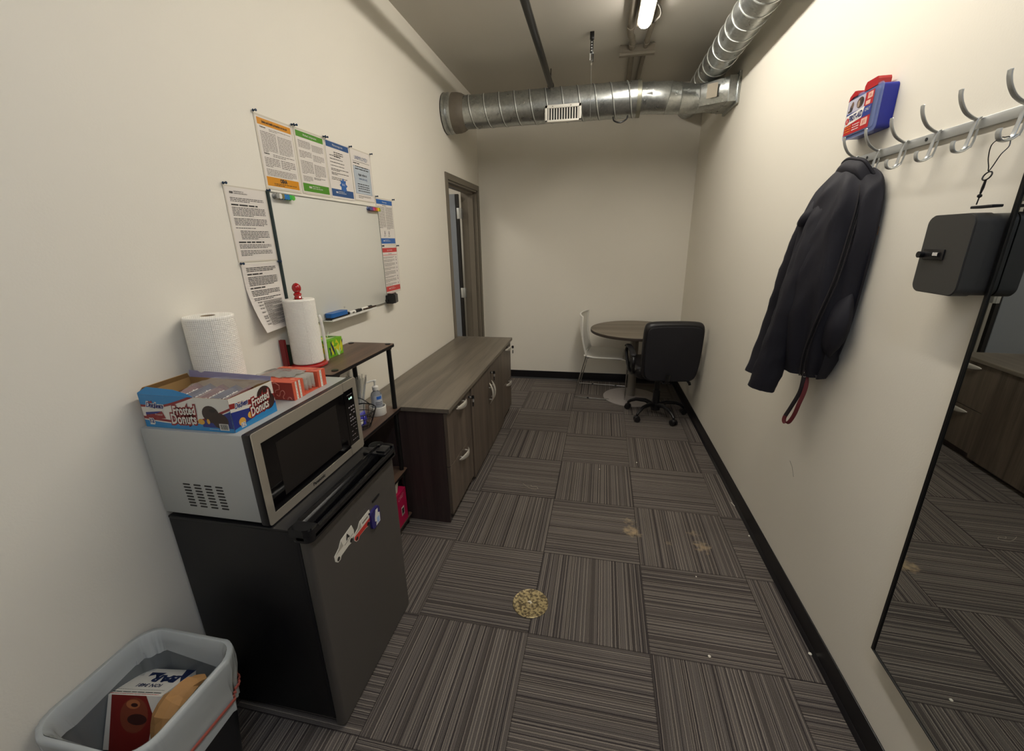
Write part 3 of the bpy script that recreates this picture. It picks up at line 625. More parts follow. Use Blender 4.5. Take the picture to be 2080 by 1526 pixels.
for k in range(4):
    b = MB(); yy = y0+.06+k*.0195; pillow(b, plane(((x0+x1)/2+.004, yy+.004, z0+.034), (1, 0, 0), (0, .0, 1)), .155, .054, .016, mat('pouch_white', '#cfc7b8', .3, coat=.3), seed=k*3)
    for q in range(3): b.rect(.02-.0+q*.002, -.018+q*.014, .07, -.014+q*.014, plane(((x0+x1)/2+.004, yy-.006, z0+.034), (1, 0, 0), (0, 0, 1)), M_GREYINK, 0)
    tag(b.build('snack_pouch'), ('pale snack pouch in the coral carton, nearest the donut carton', 'pale snack pouch second from the front in the coral carton', 'pale snack pouch third from the front in the coral carton', 'pale snack pouch in the coral carton, farthest from the donut carton')[k], 'snack packet', 'snack pouches in the coral carton')
b = MB(); rows = []
for i in range(12): rows.append([(x0-.005+.14*i/11, y0+.045+.09*j/8, z1+.003+.014*math.sin(j/8*math.pi)*math.sin(i/11*math.pi)+nz2(i*.02, j*.02, 30, .008)) for j in range(9)])
b.grid(rows, mat('silver_film', '#a9a6a0', .18, .4, alpha=.75)); b.build('film_lid', t)

# ------------------------------------------------------------------ open shelf unit and its contents
t = thing('shelf_unit', 'narrow open shelf with brown planks and round black posts between fridge and cabinets', 'shelf', (-1.16, 1.73, 0))
PZ = (1.10, .74, .36, .055)
for z in PZ:
    b = MB(); b.prism(rrect(-1.292, 1.445, -1.032, 2.0, .012, 4), z-.016, z, lambda u, v, w: Vector((u, v, w)), M_SHELF); b.prism(rrect(-1.2925, 1.4445, -1.0315, 2.0005, .012, 4), z-.0145, z-.002, lambda u, v, w: Vector((u, v, w)), M_BLK); b.build('plank', t, smooth=False)
for x in (-1.268, -1.056):
    for y in (1.50, 1.972):
        b = MB(); b.cyl((x, y, 0.0), (x, y, 1.09), .0125, M_BLKM, seg=20); b.cyl((x, y, 1.09), (x, y, 1.104), .014, M_BLK, seg=20)
        for z in PZ: b.cyl((x, y, z-.026), (x, y, z-.015), .0165, M_BLK, seg=20)
        b.build('post', t)
t = thing('paper_towel_holder', 'red turned paper towel holder with ball finial on the top shelf', 'paper towel holder', (-1.218, 1.56, 1.1))
b = MB(); b.lathe([(.074, 0), (.078, .004), (.077, .010), (.06, .015), (.012, .016)], (-1.218, 1.56, 1.1005), M_RED, 48); b.build('base', t)
b = MB(); b.lathe([(.008, .016), (.008, .285), (.014, .288), (.0155, .294), (.012, .3), (.0155, .306), (.0155, .311), (.010, .315), (.0165, .325), (.018, .334), (.0155, .344), (.008, .352), (.001, .355)], (-1.218, 1.56, 1.1), M_RED, 28); b.build('pole', t)
b = MB(); b.tube(cr([(-1.164, 1.612, 1.11), (-1.163, 1.612, 1.2), (-1.165, 1.612, 1.28), (-1.168, 1.611, 1.305), (-1.172, 1.61, 1.312)], 6), .0065, M_WHT, 12); b.build('tension_arm', t)
roll(-1.218, 1.56, 1.1165, .062, .272, 'white paper towel roll on the red holder on the top shelf')
M_TG = mat('tissue_green', '#6fae22', .4); M_TY = mat('tissue_yellow', '#cfcb2a', .4); M_TN = mat('tissue_navy', '#27344a', .4); M_TM = mat('tissue_mint', '#b9dd9a', .4)
t = thing('tissue_box', 'green, yellow and navy leaf patterned tissue box on the top shelf', 'tissue box', (-1.24, 1.73, 1.1))
tx0, tx1, ty0, ty1 = -1.29, -1.192, 1.667, 1.783; b = MB(); b.box((tx0, ty0, 1.1005), (tx1, ty1, 1.183), M_TG, .0015); tb = b.build('carton', t, smooth=False)
b = MB(); FT2 = plane((tx1, ty0, 1.1005), (0, 1, 0), (0, 0, 1), (1, 0, 0)); FT3 = plane((tx0, ty0, 1.1005), (1, 0, 0), (0, 0, 1), (0, -1, 0)); FT4 = lambda u, v, w=0.0: Vector((u, v, 1.183+w))
def leaf(F, u, v, L, W, a, m, w):
    pts = [(u+math.cos(a)*L*s-math.sin(a)*W*math.sin(math.pi*s)*q, v+math.sin(a)*L*s+math.cos(a)*W*math.sin(math.pi*s)*q) for q, rng in ((1, range(0, 9)), (-1, range(8, -1, -1))) for s in [k/8 for k in rng]]
    b.poly(pts, F, m, w)
for F in (FT2, FT3):
    for (u, v, L, W, a, m) in ((.03, .008, .07, .016, 80, M_TY), (.075, .004, .075, .017, 95, M_TY), (.1, .01, .06, .010, 85, M_TY), (.012, .005, .075, .008, 70, M_TN), (.05, .003, .08, .007, 110, M_TN), (.09, .02, .06, .006, 60, M_TN), (.02, .03, .05, .010, 30, M_TM), (.06, .035, .05, .008, -60, M_TM), (.085, .005, .05, .006, 75, M_TM), (.04, .05, .04, .008, 10, M_TG), (.005, .05, .03, .006, -40, M_TN)): 
        if F is FT3 and u > .08: continue
        leaf(F, u, v, L, W, R(a), m, .0004+.00008*((u*100) % 7))
leaf(FT4, tx0+.02, ty0+.01, .09, .018, R(70), M_TY, .0004); leaf(FT4, tx0+.06, ty0+.01, .09, .012, R(80), M_TM, .0006); leaf(FT4, tx0+.08, ty0+.1, .06, .009, R(200), M_TN, .0008)
b.build('leaf_print', tb, smooth=False)
b = MB(); b.prism([(0, 0), (.012, .012), (.016, .03), (.009, .018), (.0, .004)], 0, .001, plane((-1.24, 1.74, 1.183), (0, 1, 0), (0, 0, 1)), mat('tissue_white', '#d6dccb', .8)); b.build('tissue', t)
for (yy, w_, h_, c, nm, lab) in ((1.492, .011, .126, '#7d1c1f', 'notebook', 'thin dark red notebook standing upright left of the upright towel holder'), (1.513, .010, .10, '#3b4a36', 'notebook', 'thin dark green notebook standing upright against the red one')):
    b = MB(); c_ = mat('cover_'+c, c, .5); b.box((-1.292, yy, 1.1005), (-1.268, yy+.0015, 1.1+h_), c_); b.box((-1.292, yy+w_-.0015, 1.1005), (-1.268, yy+w_, 1.1+h_), c_); b.box((-1.2695, yy, 1.1005), (-1.268, yy+w_, 1.1+h_), c_, .0004); b.box((-1.291, yy+.0015, 1.102), (-1.2695, yy+w_-.0015, 1.098+h_), M_PAPER)
    tag(b.build(nm, smooth=False), lab, 'notebook', 'notebooks on the top shelf')
# middle shelf
zs = .7405
t = thing('pump_bottle', 'clear sanitizer pump bottle with blue label standing in the white tub', 'bottle', (-1.108, 1.885, zs))
M_CLEAR = mat('clear_plastic', '#e9eef2', .08, trans=.85, ior=1.4); bz = zs+.004
b = MB(); b.lathe([(.024, .0), (.028, .004), (.028, .10), (.025, .115), (.012, .128), (.011, .134)], (-1.108, 1.885, bz), M_CLEAR, 28); b.build('bottle_body', t)
b = MB(); b.lathe([(.0285, .045), (.0285, .105)], (-1.108, 1.885, bz), mat('label_pale', '#dfe3ea', .4, alpha=.55), 28, cap=False)
for k, (zz, hh, c) in enumerate(((.085, .017, '#2a62b8'), (.066, .004, '#3c3f48'), (.057, .004, '#3c3f48'), (.049, .0035, '#5a5d66'))):
    a0, a1 = (-75, 5) if k else (-60, 0)
    b.grid([[(-1.108+.0288*math.cos(R(a)), 1.885+.0288*math.sin(R(a)), bz+z_) for a in range(a0, a1+1, 8)] for z_ in (zz, zz+hh)], mat('lbl'+c, c, .4))
b.build('bottle_label', t)
b = MB(); b.lathe([(.013, .130), (.016, .132), (.016, .150), (.009, .154), (.005, .156), (.005, .176), (.009, .178), (.009, .185), (.002, .187)], (-1.108, 1.885, bz), M_WHT, 24); b.tube([(-1.108, 1.885, bz+.182), (-1.125, 1.868, bz+.183), (-1.136, 1.857, bz+.178)], .0045, M_WHT, 8); b.build('pump', t)
b = MB(); b.lathe([(.0, .0), (.041, 0), (.043, .003), (.043, .046), (.041, .048), (.039, .046), (.039, .004), (0, .004)], (-1.108, 1.885, zs), M_WHT, 40, cap=False); tag(b.build('white_tub'), 'low round white tub holding the sanitizer pump bottle', 'tub')
b = MB(); b.lathe([(0, 0), (.028, 0), (.034, .05), (.04, .066), (.043, .066), (.036, .05), (.031, .004), (0, .004)], (-1.205, 1.862, zs), M_WHT, 36, cap=False); tag(b.build('white_cup'), 'white cup full of clear plastic straws on the middle shelf', 'cup')
rs = random.Random(11); M_STRAW = mat('clear_straw', '#e4e5e1', .1, alpha=.33, spec=.8); first = None
for k in range(22):
    a = rs.random()*6.28; r0_ = rs.random()*.018; lean = .008+rs.random()*.045; h_ = .19+rs.random()*.03
    p0 = Vector((-1.205+r0_*math.cos(a), 1.862+r0_*math.sin(a), zs+.006)); p1 = Vector((-1.205+(r0_+lean)*math.cos(a), 1.862+(r0_+lean)*math.sin(a), zs+h_))
    if first is None:
        b = MB(); b.cyl((0, 0, 0), (0, 0, 1), .0042, M_STRAW, seg=10, cap=False); o = b.build('straw', local=True); first = o
    else: o = first.copy(); COL.objects.link(o)
    d = p1-p0; o.location = p0; o.rotation_mode = 'QUATERNION'; o.rotation_quaternion = Vector((0, 0, 1)).rotation_difference(d.normalized()); o.scale = (1, 1, d.length)
    tag(o, 'clear plastic straw standing in the white cup', 'straw', 'clear straws in the white cup')
t = thing('wire_basket', 'small round black wire basket on the middle shelf behind the microwave', 'basket', (-1.12, 1.715, zs)); b = MB()
for z_, r_ in ((.003, .055), (.03, .067), (.06, .078), (.09, .088)): b.tube([(-1.12+r_*math.cos(R(a)), 1.715+r_*math.sin(R(a)), zs+z_) for a in range(0, 360, 15)], .0018 if z_ < .09 else .003, M_BLKM, 6, closed=True)
for a in range(0, 360, 20): b.tube([(-1.12+r_*math.cos(R(a)), 1.715+r_*math.sin(R(a)), zs+z_) for z_, r_ in ((.003, .0), (.003, .055), (.06, .078), (.09, .088))], .0014, M_BLKM, 5)
b.tube(cr([(-1.19, 1.76, zs+.09), (-1.17, 1.75, zs+.13), (-1.13, 1.77, zs+.13), (-1.10, 1.80, zs+.09)], 5), .002, M_BLKM, 6)
b.build('wire_frame', t)
for k, (px, py, c) in enumerate(((-1.10, 1.70, '#2f2f9a'), (-1.145, 1.715, '#d8d6d8'), (-1.12, 1.745, '#2f2f9a'))):
    b = MB(); F = plane((px, py, zs+.035), (.3, .9, .2), (-.2, 0, .95)); pillow(b, F, .06, .055, .014, mat('pack'+c, c, .3, coat=.4), seed=k); b.disc(.0, .0, .014, F, M_WHT if k != 1 else mat('pack#2f2f9a', '#2f2f9a'), .0085, seg=6)
    tag(b.build('candy_packet'), ('purple and white packet leaning at the front of the wire basket', 'pale packet with purple mark inside the wire basket', 'purple packet at the back of the wire basket')[k], 'snack packet', 'packets in the wire basket')
# lower shelves
for (zz, hh, lab) in ((.3605, .088, 'clear round container under another on the lower shelf'), (.4495, .082, 'clear round container with yellow sticker, stacked on another on the lower shelf')):
    t = thing('clear_container', lab, 'container', (-1.172, 1.93, zz), group='stacked round containers')
    b = MB(); b.lathe([(0, 0), (.036, 0), (.038, .003), (.042, hh-.003), (.040, hh), (.037, hh-.01), (.034, .004), (0, .004)], (-1.172, 1.93, zz), M_CLEAR, 32, cap=False); b.build('pot', t)
    b = MB(); b.lathe([(0, .005), (.030, .005), (.032, hh*.6), (.02, hh*.75), (0, hh*.78)], (-1.172, 1.93, zz), mat('pot_contents', '#a9a59a', .6, var=.2), 24); b.build('contents', t)
    if zz > .4:
        b = MB(); b.grid([[(-1.172+.0425*math.cos(R(a)), 1.93+.0425*math.sin(R(a)), zz+z_) for a in range(-85, -20, 8)] for z_ in (.03, .06)], mat('sticker_yellow', '#d3d62a', .4)); b.build('sticker', t)
b = MB(); F = plane((-1.11, 1.76, .40), (.2, .95, 0), (-.3, 0, .95)); pillow(b, F, .09, .075, .03, mat('packet_red', '#a52733', .3, coat=.4)); tag(b.build('red_packet'), 'shiny red packet lying on the lower shelf beside the clear containers', 'snack packet')
M_PINK = mat('carton_magenta', '#b01446', .4); b = MB(); b.box((-1.17, 1.80, .0555), (-1.036, 1.952, .262), M_PINK, .0015); F = plane((-1.036, 1.80, .0555), (0, 1, 0), (0, 0, 1), (1, 0, 0))
b.rect(.08, .055, .112, .11, F, M_CW, .0006); rb = random.Random(9)
for k in range(9): b.rect(.084, .059+k*.0052, .108, .054+k*.0048+rb.choice((.0012, .0026)), F, M_INK, .0009)
b.text('ORE!', .085, .175, .032, F, mat('carton_rose', '#e08aa0', .5), .0006, shear=.3, rot=R(6)); tag(b.build('pink_carton', smooth=False), 'magenta carton with white barcode on the bottom shelf plank', 'box')
b = MB(); rows = []
for i in range(9):
    z_ = i/8*.066; rr_ = .050+.010*i/8
    rows.append([(-1.103+(rr_+.002*(1 if (j+i) % 2 else -1))*math.cos(2*math.pi*j/44), 1.872+(rr_+.002*(1 if (j+i) % 2 else -1))*math.sin(2*math.pi*j/44), .2625+z_) for j in range(44)])
b.grid(rows, mat('woven_cream', '#cfc8b6', .8), closed_u=True); b.lathe([(0, .002), (.049, .002)], (-1.103, 1.872, .2625), mat('woven_cream'), 32, cap=False)
b.tube([(-1.103+.061*math.cos(R(a)), 1.872+.061*math.sin(R(a)), .3305) for a in range(0, 360, 12)], .004, mat('woven_cream'), 8, closed=True)
tag(b.build('woven_basket', ang=1.5), 'small round cream woven basket on top of the magenta carton', 'basket')

# ------------------------------------------------------------------ credenza: two file units, one cupboard, one worktop
b = MB(); b.box((-1.292, 2.004, .712), (-.757, 3.805, .737), M_TOP, .0015); tag(b.build('worktop', smooth=False), 'long grey brown laminate worktop over the low cabinets along the left wall', 'worktop')
def pull(mb, c, axis):   # crescent bar pull: c centre on the front face, axis 'y' or 'z'
    n = 12; pts, rr = [], []
    for k in range(n+1):
        s_ = -1+2*k/n; d = (0, s_*.086, 0) if axis == 'y' else (0, 0, s_*.086)
        pts.append(Vector(c)+Vector(d)+Vector((.004+.027*(1-s_*s_), 0, 0))); rr.append(.003+.017*(1-s_*s_)**.8)
    mb.tube(pts, rr, M_SATW, 10, flat=((0, 0, 1) if axis == 'y' else (0, 1, 0), .3))
    for s_ in (-.55, .55):
        d = Vector((0, s_*.086, 0)) if axis == 'y' else Vector((0, 0, s_*.086)); mb.cyl(Vector(c)+d, Vector(c)+d+Vector((.022, 0, 0)), .004, M_SATW, seg=10)
M_SATW = mat('pull_satin', '#cfcac0', .35, .5)
def file_unit(y0, y1, label):
    t = thing('file_cabinet', label, 'cabinet', (-1.03, (y0+y1)/2, 0), group='two drawer file units under the worktop')
    b = MB(); b.box((-1.288, y0, 0), (-.797, y0+.018, .7115), M_SIDE, .001); b.box((-1.288, y1-.018, 0), (-.797, y1, .7115), M_SIDE, .001); b.box((-1.288, y0+.018, .0), (-1.28, y1-.018, .7115), M_SIDE); b.box((-1.28, y0+.018, .69), (-.8, y1-.018, .7115), M_SIDE); b.box((-1.28, y0+.018, 0), (-.815, y1-.018, .06), M_SIDE)
    b.build('carcass', t, smooth=False)
    for z0_, z1_ in ((.062, .372), (.377, .706)):
        b = MB(); b.box((-.795, y0+.002, z0_), (-.775, y1-.003, z1_), M_FRONT, .0012); b.box((-1.25, y0+.03, z0_+.02), (-.795, y1-.03, z1_-.05), M_SIDE); d = b.build('drawer', t, smooth=False)
        b = MB(); pull(b, (-.775, (y0+y1)/2+.02, z1_-.032), 'y'); b.build('pull', d)
    b = MB(); b.cyl((-.775, y1-.035, .655), (-.768, y1-.035, .655), .009, M_BLK, seg=16); b.build('lock', t)
    return t
file_unit(2.01, 2.452, 'near two drawer file cabinet in dark laminate beside the open shelf')
file_unit(3.432, 3.80, 'far two drawer file cabinet in dark laminate, nearest the doorway')
t = thing('storage_cupboard', 'two door laminate cupboard between the two file cabinets', 'cabinet', (-1.03, 2.95, 0))
b = MB(); b.box((-1.288, 2.456, 0), (-.797, 2.474, .7115), M_SIDE, .001); b.box((-1.288, 3.41, 0), (-.797, 3.428, .7115), M_SIDE, .001); b.box((-1.288, 2.474, 0), (-1.28, 3.41, .7115), M_SIDE); b.box((-1.28, 2.474, .69), (-.8, 3.41, .7115), M_SIDE); b.box((-1.28, 2.474, 0), (-.815, 3.41, .04), M_SIDE); b.build('carcass', t, smooth=False)
for y0, y1, hy in ((2.47, 2.962, 2.935), (2.966, 3.428, 3.0)):
    b = MB(); b.box((-.795, y0, .035), (-.771, y1, .706), M_FRONT, .0012); d = b.build('door', t, smooth=False); b = MB(); pull(b, (-.771, hy, .49), 'z'); b.build('pull', d)
b = MB(); b.cyl((-.771, 2.985, .645), (-.764, 2.985, .645), .009, M_BLK, seg=16); b.build('lock', t)
for (x, y, z, lab) in ((-.766, 2.417, .655, 'black keys hanging from the lock of the near file cabinet'), (-.762, 2.985, .645, 'black keys hanging from the lock of the middle cupboard'), (-.766, 3.765, .655, 'black keys hanging from the lock of the far file cabinet')):
    t = thing('cabinet_key', lab, 'key', (x, y, z), group='keys in the cabinet locks')
    b = MB(); b.box((x, y-.002, z-.004), (x+.014, y+.002, z+.004), M_SATIN); b.prism(rrect(x+.012, z-.014, x+.03, z+.012, .006), y-.003, y+.003, lambda u, v, w: Vector((u, w, v)), M_BLK); b.build('key_blade', t)
    b = MB(); b.tube([(x+.024, y+.012*math.cos(R(a)), z-.02+.012*math.sin(R(a))) for a in range(0, 360, 30)], .0012, M_SATIN, 6, closed=True); b.prism(rrect(x+.018, z-.062, x+.024, z-.03, .003), y-.008, y+.006, lambda u, v, w: Vector((u, w, v)), M_BLK); b.build('spare_key', t)

# ------------------------------------------------------------------ table and chairs
t = thing('round_table', 'round grey brown laminate pedestal table in the far right corner', 'table', (.42, 4.325, 0))
M_TGREY = mat('table_metal', '#8e8880', .4, .3)
b = MB(); b.lathe([(.0, .712), (.452, .712), (.455, .715), (.455, .737), (.453, .739), (0, .739)], (.42, 4.325, 0), M_TABLE, 96, cap=False); b.lathe([(.4553, .7125), (.4558, .714), (.4558, .7365), (.4553, .738)], (.42, 4.325, 0), mat('edge_band', '#393029', .5), 96, cap=False); b.build('tabletop', t)
b = MB(); b.cyl((.41, 4.335, .012), (.41, 4.335, .71), .042, M_TGREY, seg=32); b.cyl((.41, 4.335, .69), (.41, 4.335, .713), .12, M_TGREY, seg=32); b.build('column', t)
b = MB(); b.lathe([(0, .0), (.285, 0), (.286, .006), (.26, .014), (.12, .022), (.05, .026)], (.41, 4.335, 0), mat('table_base', '#a7a09b', .4, .3), 72); b.build('base', t)
t = thing('side_chair', 'white plastic stacking chair with chrome sled frame, left of the round table', 'chair', (.115, 4.45, 0), R(-5.5))
def lb(t_): return MB()
b = MB()
seat_rows = []
def seatz(u, v): return .452 - .012*math.cos(v*math.pi/2)*(1) - (.02*max(0, (u-.6)/.4)**2) + (.012*max(0, (-u-.6)/.4))
for sgn in (0, 1):
    rows = [[((u*.215)+.03, v*.225*(1-.06*u*u), seatz(u, v)-.008*sgn) for v in [-1+2*j/16 for j in range(17)]] for u in [-1+2*i/14 for i in range(15)]]
    b.grid(rows if not sgn else rows[::-1], M_WHT)
edge = [((u*.215)+.03, v*.225*(1-.06*u*u), seatz(u, v)-.004) for u, v in [(-1+2*i/14, -1) for i in range(15)]+[(1, -1+2*j/16) for j in range(1, 17)]+[(1-2*i/14, 1) for i in range(1, 15)]+[(-1, 1-2*j/16) for j in range(1, 16)]]
b.tube(edge, .0085, M_WHT, 8, closed=True); b.build('seat', t, local=True, ang=1.2)
b = MB()
def backp(h, v): return Vector((-.185-.075*h+.05*v*v*(0.4+.6*h)-.02*math.sin(h*math.pi), v*(.205+.02*h), .455+.41*h))
for sgn in (0, 1):
    rows = [[backp(i/14, -1+2*j/16)+Vector((-.007*sgn, 0, 0)) for j in range(17)] for i in range(15)]
    b.grid(rows if sgn else rows[::-1], M_WHT)
for hh in (0,): pass
edge = [backp(i/14, -1) for i in range(15)]+[backp(1, -1+2*j/16) for j in range(1, 17)]+[backp(1-i/14, 1) for i in range(1, 15)]+[backp(0, 1-2*j/16) for j in range(1, 16)]
b.tube(edge, .0095, M_WHT, 8, closed=True); b.build('backrest', t, local=True, ang=1.2)
for s_ in (-1, 1):
    b = MB(); y = .232*s_; b.tube(cr([(-.17, y*.93, .445), (-.175, y*.95, .43), (-.27, y, .03), (-.268, y, .0075), (-.24, y, .0075), (.2, y, .0075), (.238, y, .0075), (.245, y, .03), (.25, y*.95, .41), (.235, y*.93, .435), (.2, y*.92, .44), (-.17, y*.93, .447)], 5), .0065, M_CHROME, 10)
    for x in (-.13, .13): b.cyl((x-.01, y, .0075), (x+.01, y, .0075), .0085, M_BLK, seg=12)
    b.build('sled_frame', t, local=True)
for x in (-.14, .2):
    b = MB(); b.tube([(x, -.22, .44), (x, .22, .44)], .006, M_CHROME, 8); b.build('cross_rod', t, local=True)
# office chair
M_LEATH = mat('black_leather', '#151316', .42, spec=.5, bump=.25, bscale=260); M_FABR = mat('chair_back_cloth', '#131117', .75, bump=.2, bscale=600)
t = thing('office_chair', 'black swivel office chair seen from behind, tucked at the round table', 'chair', (.60, 3.89, 0), R(6))
def pad(mb, out, F, th_, m, n=6, inset=.03):
    cx = sum(p[0] for p in out)/len(out); cy = sum(p[1] for p in out)/len(out); rows = []
    for k in range(n+1):
        a = math.pi*k/n; s_ = 1-inset*(1-math.sin(a))/.25; rows.append([F(cx+(u-cx)*s_, cy+(v-cy)*s_, -math.cos(a)*th_/2) for u, v in out])
    mb.grid(rows, m, closed_u=True)
    for sgn, row in ((-1, rows[0]), (1, rows[-1])):
        c = sum((Vector(p) for p in row), Vector())/len(row); N_ = (F(0, 0, 1)-F(0, 0, 0))*sgn
        ring = [Vector(p)*.5+c*.5+N_*.006 for p in row]; cc = c+N_*.009; nn = len(row)
        mb.add(list(row)+ring+[cc], [[i, (i+1) % nn, nn+(i+1) % nn, nn+i] for i in range(nn)]+[[nn+i, nn+(i+1) % nn, 2*nn] for i in range(nn)], m)
FB = plane((0, -.265, .69), (1, 0, 0), (0, -.10, .995), (0, -.995, -.10))
out = [(.5*w_*a, b_) for a, b_, w_ in ()]
def bout(sc=1.0):
    P = [(-.17, -.255), (-.10, -.262), (.10, -.262), (.17, -.255), (.208, -.215), (.222, -.12), (.226, .0), (.226, .13), (.222, .2), (.205, .243), (.15, .258), (0, .262), (-.15, .258), (-.205, .243), (-.222, .2), (-.226, .13), (-.226, 0), (-.222, -.12), (-.208, -.215)]
    return [(p.x*sc*1.08+.02, p.y*sc) for p in cr([(a, c_, 0) for a, c_ in P], 3, closed=True)]
b = MB(); pad(b, bout(), FB, .085, M_LEATH, inset=.02); bk = b.build('backrest', t, local=True, ang=1.5)
b = MB(); pad(b, bout(.93), lambda u, v, w=0.0: FB(u, v-.012, w+.036), .03, M_FABR, inset=.008); b.tube([FB(p[0]*.935, p[1]*.935-.012, .044) for p in bout()], .003, M_LEATH, 6, closed=True); bb = b.build('back_panel', bk, local=True, ang=1.5)
b = MB()
FSe = lambda u, v, w=0.0: Vector((u, v+.02, .47+w)); so = [(p.x, p.y) for p in cr([(a, c_, 0) for a, c_ in [(-.21, -.22), (0, -.235), (.21, -.22), (.245, -.1), (.25, .1), (.235, .2), (.15, .25), (0, .262), (-.15, .25), (-.235, .2), (-.25, .1), (-.245, -.1)]], 3, closed=True)]
pad(b, so, FSe, .11, M_LEATH, inset=.02); b.build('seat', t, local=True, ang=1.5)
for s_ in (-1, 1):
    b = MB(); x = .268*s_
    b.tube(cr([(x, -.17, .60), (x, -.05, .635), (x, .10, .645), (x+.004*s_, .165, .60), (x, .14, .52), (x-.01*s_, .08, .44), (x-.02*s_, .0, .415), (x-.012*s_, -.1, .45), (x, -.17, .52)], 5, closed=True), .015, M_BLK, 10, closed=True, flat=((1, 0, 0), .8))
    ar = b.build('armrest', t, local=True)
    b = MB(); b.tube(cr([(x, -.17, .622), (x, -.08, .65), (x, .04, .66), (x, .13, .652), (x, .165, .635)], 5), [.012]+[.026]*19+[.012], M_RUB, 10, flat=((1, 0, 0), .45)); b.build('arm_pad', ar, local=True)
b = MB(); b.box((-.09, -.1, .385), (.09, .12, .415), M_BLK, .01); b.box((-.03, -.28, .40), (.03, -.05, .415), M_BLK, .005); b.tube([(0, -.27, .41), (0, -.31, .44), (0, -.318, .5)], .02, M_BLK, 10, flat=((1, 0, 0), .4)); b.build('tilt_mechanism', t, local=True)
b = MB(); b.tube([(.08, .0, .39), (.2, -.02, .385), (.245, -.05, .375)], .006, M_BLK, 8); b.tube([(.235, -.045, .378), (.262, -.07, .345), (.268, -.075, .325)], .012, M_BLK, 10); b.build('tilt_lever', t, local=True)
b = MB(); b.cyl((0, 0, .09), (0, 0, .25), .032, M_BLK, seg=24); b.cyl((0, 0, .25), (0, 0, .39), .024, M_BLK, seg=24); b.cyl((0, 0, .055), (0, 0, .12), .042, M_BLK, seg=24); b.build('gas_column', t, local=True)
for k in range(5):
    a = R(5+72*k); dx, dy = math.cos(a), math.sin(a)
    b = MB(); b.tube([(dx*d, dy*d, z_) for d, z_ in ((.02, .1), (.1, .125), (.19, .118), (.24, .095), (.268, .07))], [.022, .02, .017, .015, .013], M_BLK, 10); lg = b.build('base_leg', t, local=True)
    b = MB(); cx, cy = dx*.268, dy*.268; nx, ny = -dy, dx
    if k in (1, 3): nx, ny = dx*.6-dy*.8, dy*.6+dx*.8
    for s_ in (-1, 1): b.cyl((cx+nx*.006*s_, cy+ny*.006*s_, .027), (cx+nx*.026*s_, cy+ny*.026*s_, .027), .0265, M_BLK, seg=20)
    b.cyl((cx, cy, .03), (cx, cy, .075), .008, M_BLK, seg=12); b.lathe([(.029, 0), (.026, .012), (.015, .02)], (cx, cy, .036), M_BLK, 20); b.build('caster', lg, local=True)
# ------------------------------------------------------------------ left wall: whiteboard, notices, pins, magnets
rw = random.Random(21)
M_OR = mat('band_orange', '#d08a12', .4); M_GR = mat('band_green', '#4c8a22', .4); M_BL = mat('band_blue', '#2f5284', .4); M_BL2 = mat('band_bright_blue', '#2c62a8', .4); M_RD = mat('band_red', '#c23a38', .4); M_PBL = mat('pale_panel', '#b3bcc4', .4); M_PW = mat('print_white', '#e6e2dc', .4)
def notice(u0, v0, w_, h_, label, draw, border=.008, curl=None, group='letter size notices pinned around the whiteboard'):
    o = Vector((XL, 0, 0)); b = MB()
    F = plane((XL+.0012, u0, v0), (0, 1, 0), (0, 0, 1), (1, 0, 0))
    if curl:
        F0 = F
        def F(u, v, w=0.0):
            t_ = max(0, (curl-v)/curl); d = .045*t_**1.6*(1-.75*u/w_)
            return F0(u+.012*t_*t_*(1-u/w_), v+.006*t_, w+d+.002)
        N_ = 18
        rows = [[F(w_*j/8, h_*i/N_, 0) for j in range(9)] for i in range(N_+1)]; b.grid(rows, M_PAPER); rows2 = [[F(w_*j/8, h_*i/N_, -.0006) for j in range(9)] for i in range(N_+1)]; b.grid(rows2[::-1], M_PAPER)
    else:
        b.prism(rrect(0, 0, w_, h_, .003, 2), 0, .0006, F, M_PAPER if border < .004 else M_LAM2)
        if border >= .004: b.rect(border, border, w_-border, h_-border, F, M_PAPER, .0009)
    draw(b, F, w_, h_)
    return tag(b.build('notice', smooth=False), label, 'notice', group)
M_LAM2 = mat('laminate_border', '#d3cbbb', .15, spec=.6)
def para(b, F, u0, u1, vt, vb, n, m=None, frac=.75, w=.0012):
    m = m or M_GREYINK; dv = (vt-vb)/n
    for k in range(n): b.words(u0, u1, vt-(k+1)*dv+dv*.25, dv*.75, F, m, w, rw, 1 if k < n-1 else rw.uniform(.3, .9)*frac/.75)
def dli(b, F, u, v, m, s_=1.0):
    b.text('mn', u, v, .014*s_, F, m, .0015, bold=.0006); b.text('DEPARTMENT OF', u+.013*s_, v+.0035*s_, .0065*s_, F, m, .0015, align='LEFT'); b.text('LABOR AND INDUSTRY', u+.013*s_, v-.0035*s_, .0065*s_, F, m, .0015, align='LEFT')
